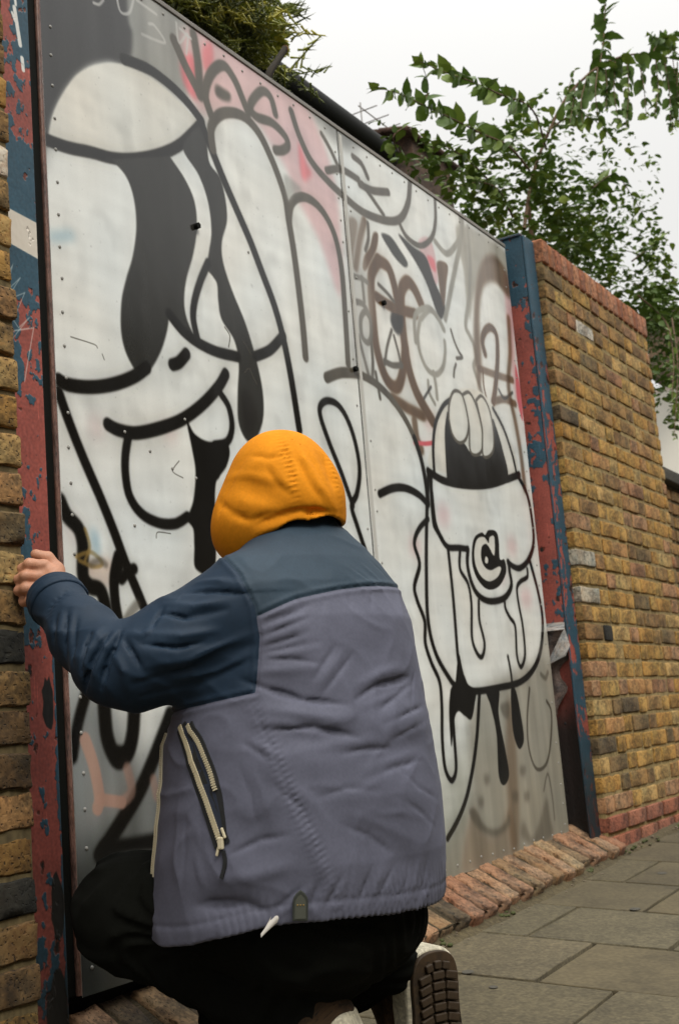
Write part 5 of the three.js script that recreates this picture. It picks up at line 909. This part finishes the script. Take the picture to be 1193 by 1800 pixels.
{
  const q = (x, z) => 0.52 * x + 0.85 * z;                                                   // across the back, from the chest side to the spine side
  const seamQ = (y) => pl(y, [0.6, 0.668, 0.724, 0.776, 0.833, 0.88, 0.95], [0.404, 0.416, 0.4235, 0.419, 0.396, 0.361, 0.28]);
  const yokeY = (s) => pl(s, [0.3, 0.426, 0.488, 0.566, 0.677, 0.8], [0.74, 0.76, 0.785, 0.801, 0.818, 0.825]);
  const sleeveF = (x, y, z) => { const l = Math.min(seamQ(y) - q(x, z), y - 0.632 - 0.12 * (q(x, z) - 0.4)); const rr = 0.02 - chain(x, y, z, SLEEVE_R.slice(1), 0.03); return Math.max(l, z < 0.42 && x > 0.2 ? rr : -1); };
  const yokeF = (x, y, z) => y - yokeY(q(x, z));
  const folds = foldField(JF), hfolds = foldField(HF, 0.85, 1.1);
  const soft = (x, y, z) => { const w = 0.5 * nz(x * 5, y * 5, z * 5), r1 = 1 - Math.abs(nz(x * 11 + w, y * 13 - w * 2, z * 11)) * 2.2, sl = x < -0.15 && z < 0.5 ? 1 : 0.55; return 0.004 * fbm(x * 6, y * 8, z * 6, 2) + 0.003 * sl * Math.max(0, r1) ** 2; };
  function jacket(x, y, z) {
    const b = jacketBase(x, y, z); if (Math.abs(b) > 0.04) return b;
    const sf = sleeveF(x, y, z), yf = yokeF(x, y, z), seam = sf > 0 ? sf : Math.max(sf, yf) > 0 ? Math.min(Math.abs(sf), Math.abs(yf)) : Math.min(Math.abs(sf), Math.abs(yf));
    let d = b - folds(x, y, z, b) - soft(x, y, z);
    d += 0.0022 * Math.exp(-Math.pow(seam / 0.0028, 2)) - 0.0016 * Math.exp(-Math.pow((seam - 0.007) / 0.004, 2));
    const hy = y - hemY(x, z), ang = q(x, z) * 1.0 + 0.4 * (x * 0.85 - z * 0.52), gat = Math.exp(-Math.pow(Math.max(0, hy - 0.03) / 0.028, 2));
    if (hy < 0.12) { d -= gat * 0.0026 * (0.35 + 0.65 * sstep(0.3, 0.55, q(x, z))) * Math.sin(ang * 520 + 3 * nz(x * 14, y * 10, z * 14) + hy * 60) * (0.6 + 0.8 * nz(x * 20, 2, z * 20)); d += 0.0014 * Math.exp(-Math.pow((hy - 0.03) / 0.004, 2)) - 0.001 * Math.exp(-Math.pow((hy - 0.016) / 0.016, 2)); }
    return d;
  }
  const jg = surfaceNets(jacket, [-0.36, 0.2, 0.1], [0.4, 1.0, 0.8], 0.0034, jacketBase);
  const weave = makeTex(256, (u, v) => { const k = 0.5 + 0.25 * Math.sin(u * Math.PI * 256) * Math.sin(v * Math.PI * 256) + 0.3 * (TN.fbm(u, v, 30, 3) - 0.5); return [k, k, k]; }, false);
  const tone = makeTex(256, (u, v) => { const k = 0.92 + 0.12 * (TN2.fbm(u, v, 5, 4) - 0.5) + 0.05 * (TN.one(u, v, 100) - 0.5); return [k, k, k]; });
  const cloth = (c, o = {}) => new THREE.MeshPhysicalMaterial({ color: c, roughness: 0.72, sheen: 0.12, sheenRoughness: 0.5, sheenColor: new THREE.Color(0.5, 0.55, 0.65), specularIntensity: 0.55, map: repeat(tone, 3), bumpMap: repeat(weave, 4), bumpScale: 0.0003, side: THREE.DoubleSide, ...o });
  const lilac = cloth(lin(0.138, 0.143, 0.196)), navy = cloth(lin(0.012, 0.031, 0.06), { roughness: 0.66, specularIntensity: 0.6 }), yokeM = cloth(lin(0.034, 0.06, 0.088), { roughness: 0.66 });
  const [navyG, bodyG] = splitMesh(jg, (x, y, z) => Math.max(sleeveF(x, y, z), yokeF(x, y, z))), [slG, ykG] = splitMesh(navyG, sleeveF), [bandG, panelG] = splitMesh(bodyG, (x, y, z) => hemY(x, z) + 0.03 - y);
  const jk = obj('jacket', panelG, lilac, person); jk.userData.label = 'grey-violet lower jacket with zipped pocket';
  const [rs, ls] = splitMesh(slG, (x) => x - 0.17);
  const [ykB, ykF] = splitMesh(ykG, (x, y, z) => z - 0.5); if (ykF.index.count) obj('yoke', ykF, yokeM, jk);
  obj('yoke', ykB, yokeM, jk).userData.label = 'blue-grey shoulder yoke'; obj('sleeve', ls, navy, jk).userData.label = 'navy sleeve reaching to the wall'; obj('sleeve', rs, navy, jk); obj('hem_band', bandG, lilac, jk);
  // cuff of the near sleeve
  const cuff = (x, y, z) => { const s = sleeveL(x, y, z), c = cuffCut(x, y, z); let d = s - 0.004 - 0.0018 * Math.sin(c * 420) * 0.3 - 0.0015 * fbm(x * 30, y * 30, z * 30, 2); d = smax(d, c - 0.014, 0.008); d = smax(d, -c - 0.028, 0.004); return smax(d, -(s + 0.008), 0.003); };
  obj('cuff', surfaceNets(cuff, [-0.31, 0.77, 0.12], [-0.17, 0.93, 0.26], 0.0032), navy, jk);
  // points and normals on the jacket
  const grad = (x, y, z) => { const e = 0.004; return V(jacketBase(x + e, y, z) - jacketBase(x - e, y, z), jacketBase(x, y + e, z) - jacketBase(x, y - e, z), jacketBase(x, y, z + e) - jacketBase(x, y, z - e)).normalize(); };
  const onCloth = (v) => { for (let i = 0; i < 6; i++) v.addScaledVector(grad(v.x, v.y, v.z), -jacket(v.x, v.y, v.z) * 0.8); return v; };
  const path = (a, n) => { const P = []; for (let i = 0; i < a.length; i += 3) P.push(V(a[i] / 1000, a[i + 1] / 1000, a[i + 2] / 1000)); const c = new THREE.CatmullRomCurve3(P); return Array.from({ length: n + 1 }, (_, i) => ({ p: c.getPointAt(i / n), t: c.getTangentAt(i / n) })); };
  function ribbon(a, n, w, th, lift, shift = 0) { // a flat tape laid on the cloth
    const pos = [], idx = []; path(a, n).forEach(({ p, t }, i) => { const N = grad(p.x, p.y, p.z), s = V().crossVectors(N, t).normalize(), c = onCloth(p.clone().addScaledVector(s, shift)); const W = typeof w === 'function' ? w(i / n) : w; for (const [k, h] of [[-1, -0.002], [-1, th], [1, th], [1, -0.002]]) { const v = c.clone().addScaledVector(s, k * W / 2).addScaledVector(N, lift + h); pos.push(v.x, v.y, v.z); } if (i < n) for (let k = 0; k < 3; k++) { const b = i * 4 + k; idx.push(b, b + 1, b + 4, b + 1, b + 5, b + 4); } });
    const g = new THREE.BufferGeometry(); g.setAttribute('position', new THREE.Float32BufferAttribute(pos, 3)); g.setIndex(idx); const gg = g.toNonIndexed(); return finish(gg);
  }
  function teeth(a, n, l, w, shift, dir) { const gs = []; path(a, n).forEach(({ p, t }) => { const N = grad(p.x, p.y, p.z), s = V().crossVectors(N, t).normalize(), c = onCloth(p.clone().addScaledVector(s, shift)), b = new THREE.BoxGeometry(w, l, 0.0024); b.translate(0, dir * l / 2, 0); b.applyMatrix4(new THREE.Matrix4().makeBasis(t, s, N)); b.translate(c.x + N.x * 0.004, c.y + N.y * 0.004, c.z + N.z * 0.004); gs.push(b); }); return mergeGeometries(gs); }
  const cream = MM(lin(0.62, 0.55, 0.38), { roughness: 0.5 }), tape = MM(lin(0.012, 0.013, 0.014), { roughness: 0.8 }), inside = MM(lin(0.018, 0.025, 0.045), { roughness: 0.8 });
  obj('pocket_tape', ribbon(MARK.pocketA, 40, 0.03, 0.0008, 0.0012, 0), tape, jk); obj('pocket_tape', ribbon(MARK.pocketB, 40, (t) => 0.022 * (1 - t * 0.3), 0.0008, 0.0014, 0), tape, jk);
  const midP = MARK.pocketA.map((c, i) => (c + MARK.pocketB[i]) / 2); obj('pocket_lining', ribbon(midP, 40, (t) => 0.016 * Math.sin(Math.PI * Math.min(1, 0.25 + 0.75 * t)) + 0.006, 0.0006, 0.0018, 0), inside, jk);
  const za = obj('pocket_zip', ribbon(MARK.pocketA, 40, 0.0075, 0.0012, 0.003, 0), cream, jk); obj('zip_teeth', teeth(MARK.pocketA, 52, 0.0048, 0.0022, 0, 1), cream, za); obj('zip_teeth', teeth(MARK.pocketA, 52, 0.0048, 0.0022, 0, -1), cream, za);
  const zb = obj('pocket_zip', ribbon(MARK.pocketB.slice(0, 12), 30, 0.003, 0.001, 0.003, 0), cream, jk); obj('zip_teeth', teeth(MARK.pocketB.slice(0, 12), 30, 0.004, 0.0022, 0, 1), cream, zb); obj('zip_teeth', teeth(MARK.pocketB.slice(0, 12), 30, 0.004, 0.0022, 0, -1), cream, zb);
  { const e = path(MARK.pocketA, 10)[10].p, N = grad(e.x, e.y, e.z), b = new RoundedBoxGeometry(0.011, 0.02, 0.006, 2, 0.0025), sl = obj('zip_slider', b, cream, jk, [e.x + N.x * 0.006, e.y + N.y * 0.006 + 0.004, e.z + N.z * 0.006]); sl.quaternion.setFromUnitVectors(V(0, 0, 1), N);
    for (const s of [-1, 1]) { const w = obj('zip_slider_wing', new RoundedBoxGeometry(0.005, 0.018, 0.004, 2, 0.0018), cream, sl, [s * 0.006, s > 0 ? 0.016 : -0.012, 0]); w.rotation.z = s * 0.35; } }
  obj('zip_pull', ribbon(MARK.pull, 16, 0.006, 0.003, 0.001), tape, jk);
  obj('front_zip', ribbon(MARK.zipFront, 50, 0.009, 0.0015, 0.001), cream, jk); obj('zip_teeth', teeth(MARK.zipFront, 92, 0.0058, 0.0024, 0, -1), cream, jk);
  { // leather tab on the hem with three small studs
    const [a, b] = [V(...MARK.tabTop.slice(0, 3)).divideScalar(1000), V(...MARK.tabTop.slice(3)).divideScalar(1000)], N = grad(b.x, b.y + 0.03, b.z), s = new THREE.Shape(); s.moveTo(-0.0105, -0.022); s.lineTo(0.0105, -0.022); s.lineTo(0.0105, 0.008); s.quadraticCurveTo(0.009, 0.017, 0, 0.023); s.quadraticCurveTo(-0.009, 0.017, -0.0105, 0.008); s.closePath();
    const g = new THREE.ExtrudeGeometry(s, { depth: 0.0015, bevelEnabled: true, bevelSize: 0.0018, bevelThickness: 0.0012, bevelSegments: 2 }), m = obj('label_tab', g, MM(lin(0.035, 0.04, 0.032), { roughness: 0.6 }), jk); m.position.copy(a).add(b).multiplyScalar(0.5).addScaledVector(N, 0.008); m.quaternion.setFromUnitVectors(V(0, 0, 1), N);
    const rim = obj('tab_face', new THREE.ShapeGeometry(s), MM(lin(0.075, 0.08, 0.062), { roughness: 0.7 }), m, [0, -0.001, 0.0034]); rim.scale.set(0.84, 0.86, 1);
    for (let i = -1; i <= 1; i++) { const d = obj('stud', new THREE.SphereGeometry(0.0011, 8, 6), MM(lin(0.5, 0.3, 0.06), { metalness: 0.6, roughness: 0.4 }), m, [i * 0.0048, 0.002, 0.004]); d.scale.z = 0.5; } }
  // corner of a white undershirt below the hem
  { const P = MARK.shirt.map((c) => c / 1000), g = new THREE.PlaneGeometry(1, 1, 8, 6), p = g.attributes.position; for (let i = 0; i < p.count; i++) { const u = p.getX(i) + 0.5, v = p.getY(i) + 0.5, w = Math.pow(v, 0.7); const x = mix(P[3], mix(P[0], P[6], u), w), y = mix(P[4] + 0.006, mix(P[1], P[7], u) + 0.01, w), z = mix(P[5], mix(P[2], P[8], u), w); p.setXYZ(i, x + 0.004 * Math.sin(u * 9) * w, y + 0.003 * Math.sin(u * 7), z - 0.003); } g.computeVertexNormals(); obj('shirt_corner', g, MM(lin(0.6, 0.57, 0.52), { side: THREE.DoubleSide }), person); }
  // hood: a hollow shell open at the front
  const hood = (x, y, z) => { const b = hoodBase(x, y, z); if (b > 0.05 || b < -0.06) return b < 0 ? -b - 0.009 : b; let d = b - hfolds(x, y, z, b) - 0.003 * fbm(x * 8, y * 8, z * 8, 2); d = smax(d, -(d + 0.009), 0.002); d = smax(d, HC[2] - 0.098 - z + (y - 1.0) * 0.25 , 0.008); return smax(d, pl(q(x, z), [0.28, 0.4, 0.48, 0.56, 0.62, 0.68], [0.845, 0.9, 0.932, 0.942, 0.936, 0.925]) + 0.002 * Math.sin(x * 60 + z * 80) - y, 0.004); };
  const hg = surfaceNets(hood, [-0.15, 0.82, 0.4], [0.17, 1.16, 0.72], 0.0036, hoodBase);
  obj('hood', hg, cloth(lin(0.84, 0.3, 0.014), { roughness: 0.85, sheen: 0, specularIntensity: 0.25 }), person).userData.label = 'orange hood pulled up over the head';
  // trousers
  const LEG_L = [[-0.04, 0.27, 0.52, 0.125], [-0.115, 0.275, 0.23, 0.082], [-0.12, 0.255, 0.215, 0.078]], SHIN_L = [[-0.12, 0.25, 0.215, 0.075], [-0.03, 0.12, 0.42, 0.066], [0.005, 0.065, 0.55, 0.052]];
  const LEG_R = [[0.14, 0.25, 0.54, 0.125], [0.2, 0.06, 0.24, 0.085]], SHIN_R = [[0.2, 0.02, 0.23, 0.075], [0.28, 0.075, 0.42, 0.066], [0.315, 0.1, 0.53, 0.05]];
  const trouser = (x, y, z) => { let d = chain(x, y, z, LEG_L, 0.05); d = smin(d, chain(x, y, z, SHIN_L, 0.03), 0.02); d = smin(d, smin(chain(x, y, z, LEG_R, 0.04), chain(x, y, z, SHIN_R, 0.03), 0.03), 0.03); d = smin(d, ell(x, y, z, [0.055, 0.235, 0.55], [0.2, 0.13, 0.16]), 0.06); return d; };
  const tr = (x, y, z) => { const b = trouser(x, y, z); return Math.abs(b) > 0.03 ? b : b - 0.008 * fbm(x * 10, y * 12, z * 10, 3) - 0.004 * Math.max(0, 1 - Math.abs(nz(x * 9, y * 14, z * 9)) * 3) - 0.003 * Math.sin(y * 90 + 30 * nz(x * 6, y * 6, z * 6)); };
  obj('trousers', surfaceNets(tr, [-0.24, -0.12, 0.1], [0.42, 0.42, 0.76], 0.006, trouser), cloth(lin(0.007, 0.0075, 0.006), { roughness: 1, sheen: 0, specularIntensity: 0.15 }), person);
  // the body inside the clothes, hand and head
  const fingers = []; { // knuckles run down the wall edge; fingers curl round onto the brick
    const K = [[-0.2115, 0.909, 0.150], [-0.2175, 0.888, 0.147], [-0.2185, 0.867, 0.146], [-0.214, 0.847, 0.149]], L = [0.92, 1.0, 0.95, 0.78];
    K.forEach((k, i) => { const l = L[i]; fingers.push([[-0.196, 0.868 + (1.5 - i) * 0.006, 0.166, 0.012], [...k, 0.0112], [k[0] - 0.026 * l, k[1] + 0.004 - i * 0.002, k[2] - 0.014, 0.0098], [k[0] - 0.024 * l, k[1] - 0.002, k[2] - 0.034, 0.0088], [k[0] - 0.008, k[1] - 0.004, k[2] - 0.04, 0.0078]]); });
    fingers.push([[-0.188, 0.871, 0.165, 0.016], [-0.18, 0.903, 0.152, 0.0135], [-0.19, 0.927, 0.139, 0.0115], [-0.206, 0.935, 0.124, 0.0098]]);
  }
  const head = (x, y, z) => { let d = ell(x, y, z, [0, 1.0, 0.55], [0.074, 0.098, 0.088]); d = smin(d, ell(x, y, z, [0, 0.955, 0.5], [0.055, 0.06, 0.055]), 0.03); d = smin(d, cone(x, y, z, [0, 0.99, 0.47], [0, 0.965, 0.443], 0.009, 0.013), 0.012); for (const s of [-1, 1]) { d = smax(d, -(len3(x - s * 0.03, y - 1.0, z - 0.462) - 0.014), 0.012); d = smin(d, len3(x - s * 0.03, y - 0.998, z - 0.476) - 0.0115, 0.004); d = smin(d, ell(x, y, z, [s * 0.075, 0.985, 0.555], [0.008, 0.03, 0.018]), 0.008); d = smin(d, ell(x, y, z, [s * 0.03, 1.016, 0.463], [0.02, 0.005, 0.007]), 0.008); } d = smin(d, ell(x, y, z, [0, 0.935, 0.452], [0.024, 0.006, 0.008]), 0.006); d = smin(d, ell(x, y, z, [0, 0.922, 0.455], [0.022, 0.007, 0.009]), 0.004); return smin(d, cone(x, y, z, [0.02, 0.86, 0.575], [0.004, 0.95, 0.56], 0.062, 0.055), 0.03); };
  const hand = (x, y, z) => { let d = chain(x, y, z, [[-0.236, 0.832, 0.207, 0.028], [-0.206, 0.85, 0.176, 0.026]], 0.01); d = smin(d, ell(x, y, z, [-0.202, 0.87, 0.163], [0.022, 0.04, 0.022]), 0.02); for (const c of fingers) d = smin(d, chain(x, y, z, c, 0.006), 0.007); return d - 0.0012 * fbm(x * 60, y * 60, z * 60, 2); };
  const S3 = (P, e) => P.map((a) => [a[0], a[1], a[2], Math.max(0.02, a[3] - e)]);
  const armL = S3(SLEEVE_L.slice(0, 6), 0.034), armR = S3(SLEEVE_R, 0.025), legs = [LEG_L, SHIN_L, LEG_R, SHIN_R].map((P) => S3(P, 0.02));
  const handR = (x0, y0, z0) => { const x = x0 + 0.03, y = 0.8 + (z0 - 0.27) * -0.9 * -1 + (y0 - 0.345) * 0.3, z = 0.07 + (y0 - 0.345) * 0.9 + (0.27 - z0) * 0.3; let d = ell(x, y, z, [0.262, 0.8, 0.07], [0.038, 0.042, 0.018]); for (let i = 0; i < 4; i++) d = smin(d, chain(x, y, z, [[0.238 + i * 0.016, 0.83, 0.06, 0.011], [0.232 + i * 0.018, 0.868 + (i === 1 || i === 2 ? 0.006 : 0), 0.035, 0.0095], [0.23 + i * 0.019, 0.9 + (i === 1 || i === 2 ? 0.01 : 0), 0.016, 0.0085]], 0.006), 0.006); d = smin(d, chain(x, y, z, [[0.238, 0.79, 0.06, 0.014], [0.212, 0.815, 0.04, 0.011], [0.205, 0.835, 0.022, 0.009]], 0.006), 0.01); return smin(d, cone(x, y, z, [0.27, 0.755, 0.13], [0.264, 0.79, 0.08], 0.028, 0.024), 0.015); };
  const bodyF = (x, y, z) => { let d = head(x, y, z); d = smin(d, ell(x, y, z, [0.03, 0.6, 0.55], [0.19, 0.3, 0.13]), 0.06); d = smin(d, chain(x, y, z, armL, 0.03), 0.03); d = smin(d, chain(x, y, z, armR, 0.03), 0.03); for (const l of legs) d = smin(d, chain(x, y, z, l, 0.03), 0.03); return Math.min(smin(d, hand(x, y, z), 0.012), handR(x, y, z)); };
  const bodyG2 = surfaceNets((x, y, z) => y > 0.83 && x > -0.2 && x < 0.2 ? smin(head(x, y, z), bodyF(x, y, z), 0.001) : bodyF(x, y, z), [-0.34, -0.1, -0.02], [0.4, 1.12, 0.74], 0.0095);
  const handG = surfaceNets(hand, [-0.28, 0.80, 0.085], [-0.15, 0.96, 0.235], 0.0026), handRG = surfaceNets(handR, [0.14, 0.22, 0.12], [0.31, 0.46, 0.42], 0.0038);
  const skin = new THREE.MeshPhysicalMaterial({ color: lin(0.6, 0.29, 0.175), roughness: 0.55, sheen: 0.1, map: repeat(tone, 6), bumpMap: repeat(gritBump, 9), bumpScale: 0.0006 });
  // keep only the inner part of the coarse body where the finer hands replace it
  const keep = splitMesh(bodyG2, (x, y, z) => Math.max(hand(x, y, z) > 0.0 ? -1 : -1, Math.min(0.004 - hand(x, y, z), y - 0.845, -0.14 - x)))[1];
  const keep2 = splitMesh(keep, (x, y, z) => Math.min(0.004 - handR(x, y, z), 0.42 - y, x - 0.14))[1];
  obj('body', mergeGeometries([keep2, handG, handRG].map((g) => { const o = g.toNonIndexed(); return o; })), skin, person);
  // shoes: brown suede upper, thick pale midsole, brown ridged outsole
  const outline = new THREE.Shape(); outline.moveTo(0.0, 0.0); outline.bezierCurveTo(0.0, 0.036, 0.02, 0.042, 0.06, 0.04); outline.bezierCurveTo(0.1, 0.038, 0.15, 0.048, 0.2, 0.052); outline.bezierCurveTo(0.255, 0.054, 0.292, 0.03, 0.292, 0.004); outline.bezierCurveTo(0.292, -0.03, 0.25, -0.046, 0.2, -0.048); outline.bezierCurveTo(0.15, -0.048, 0.1, -0.036, 0.06, -0.038); outline.bezierCurveTo(0.02, -0.04, 0.0, -0.036, 0, 0);
  const ext = (d, b, s = 1) => { const g = new THREE.ExtrudeGeometry(outline, { depth: d, bevelEnabled: true, bevelSize: b, bevelThickness: b, bevelSegments: 3, curveSegments: 20, steps: 3 }); g.scale(s, s, 1); g.rotateX(-Math.PI / 2); return g; };
  const midG = () => { const g = ext(0.026, 0.007), p = g.attributes.position; for (let i = 0; i < p.count; i++) { const x = p.getX(i), y = p.getY(i); if (y > 0.01) { const k = sstep(0.11, 0.0, x); p.setY(i, y + 0.026 * k); p.setZ(i, p.getZ(i) * (1 - 0.04 * k)); } } g.computeVertexNormals(); return g; }, outG = () => { const g = ext(0.005, 0.002, 1.0); g.translate(0, -0.0125, 0); return g; };
  const upper = (x, y, z) => { let d = ell(x, y, z, [0.055, 0.055, 0], [0.058, 0.06, 0.042]); d = smin(d, ell(x, y, z, [0.2, 0.035, 0.002], [0.09, 0.042, 0.05]), 0.06); d = smin(d, cone(x, y, z, [0.08, 0.07, 0], [0.16, 0.045, 0], 0.04, 0.04), 0.04); d = smin(d, cone(x, y, z, [0.05, 0.06, 0], [0.045, 0.115, 0], 0.042, 0.045), 0.03); d = smax(d, y - 0.12, 0.01); d = smax(d, 0.015 - y, 0.01); return d - 0.0016 * fbm(x * 40, y * 40, z * 40, 3) - 0.0016 * Math.exp(-Math.pow((x - 0.098 - y * 0.5) / 0.004, 2)) - 0.0014 * Math.exp(-Math.pow((y - 0.052) / 0.005, 2)); };
  const upG = surfaceNets(upper, [-0.02, 0, -0.08], [0.31, 0.14, 0.08], 0.004);
  const lugG = () => { const gs = []; for (let i = 0; i < 19; i++) for (let k = -1; k <= 1; k++) { const x = 0.016 + i * 0.0145, w = i < 1 ? 0.012 : i < 8 ? 0.0205 : i < 11 ? 0.025 : 0.018; if (i === 12 && k) continue; const b = new RoundedBoxGeometry(0.0112, 0.007, w, 2, 0.002); b.rotateY(k * 0.25); b.translate(x + Math.abs(k) * 0.003, -0.0185, k * (w + 0.003) + (i > 5 ? 0.002 : 0)); gs.push(b); } return mergeGeometries(gs); };
  const bend = (g, at, a) => { const p = g.attributes.position; for (let i = 0; i < p.count; i++) { const x = p.getX(i), y = p.getY(i); if (x > at) { const t = Math.min(1, (x - at) / 0.05) * a, c = Math.cos(t), s = Math.sin(t); p.setX(i, at + (x - at) * c - (y - 0.0) * s); p.setY(i, (x - at) * s + y * c); } } g.computeVertexNormals(); return g; };
  const suede = MM(lin(0.07, 0.034, 0.011), { roughness: 0.95, bumpMap: repeat(gritBump, 4), bumpScale: 0.002, map: repeat(gritTex, 4) }), midM = MM(lin(0.8, 0.76, 0.65), { roughness: 0.7, map: repeat(concTex, 3) }), outM = MM(lin(0.05, 0.028, 0.01), { roughness: 0.7, map: repeat(gritTex, 3) });
  function shoe(at, X, Y, bendAt, angle, lab) { const Z = V().crossVectors(X, Y).normalize(), b = (g) => (bendAt ? bend(g, bendAt, angle) : g), s = obj('shoe', b(upG.clone()), suede, person); s.userData.label = lab; s.scale.setScalar(bendAt ? 1.36 : 1.1); s.position.copy(at); s.quaternion.setFromRotationMatrix(new THREE.Matrix4().makeBasis(X, Y, Z)); obj('midsole', b(midG()), midM, s); obj('outsole', b(outG()), outM, s); obj('tread', b(lugG()), outM, s); return s; }
  { const X = V(0.02, -1, -0.04).normalize(), Y = V(0.42, 0.06, -0.9); Y.addScaledVector(X, -Y.dot(X)).normalize(); shoe(V(0.352, 0.118, 0.588), X, Y, 0.19, 1.25, 'shoe standing on its toe, sole showing'); }
  { const X = V(-0.18, -0.35, -0.9).normalize(), Y = V(0, 1, 0); Y.addScaledVector(X, -Y.dot(X)).normalize(); shoe(V(0.02, 0.025, 0.625), X, Y, 0, 0, 'nearer brown shoe at the bottom edge'); }
}

renderer.render(scene, camera);
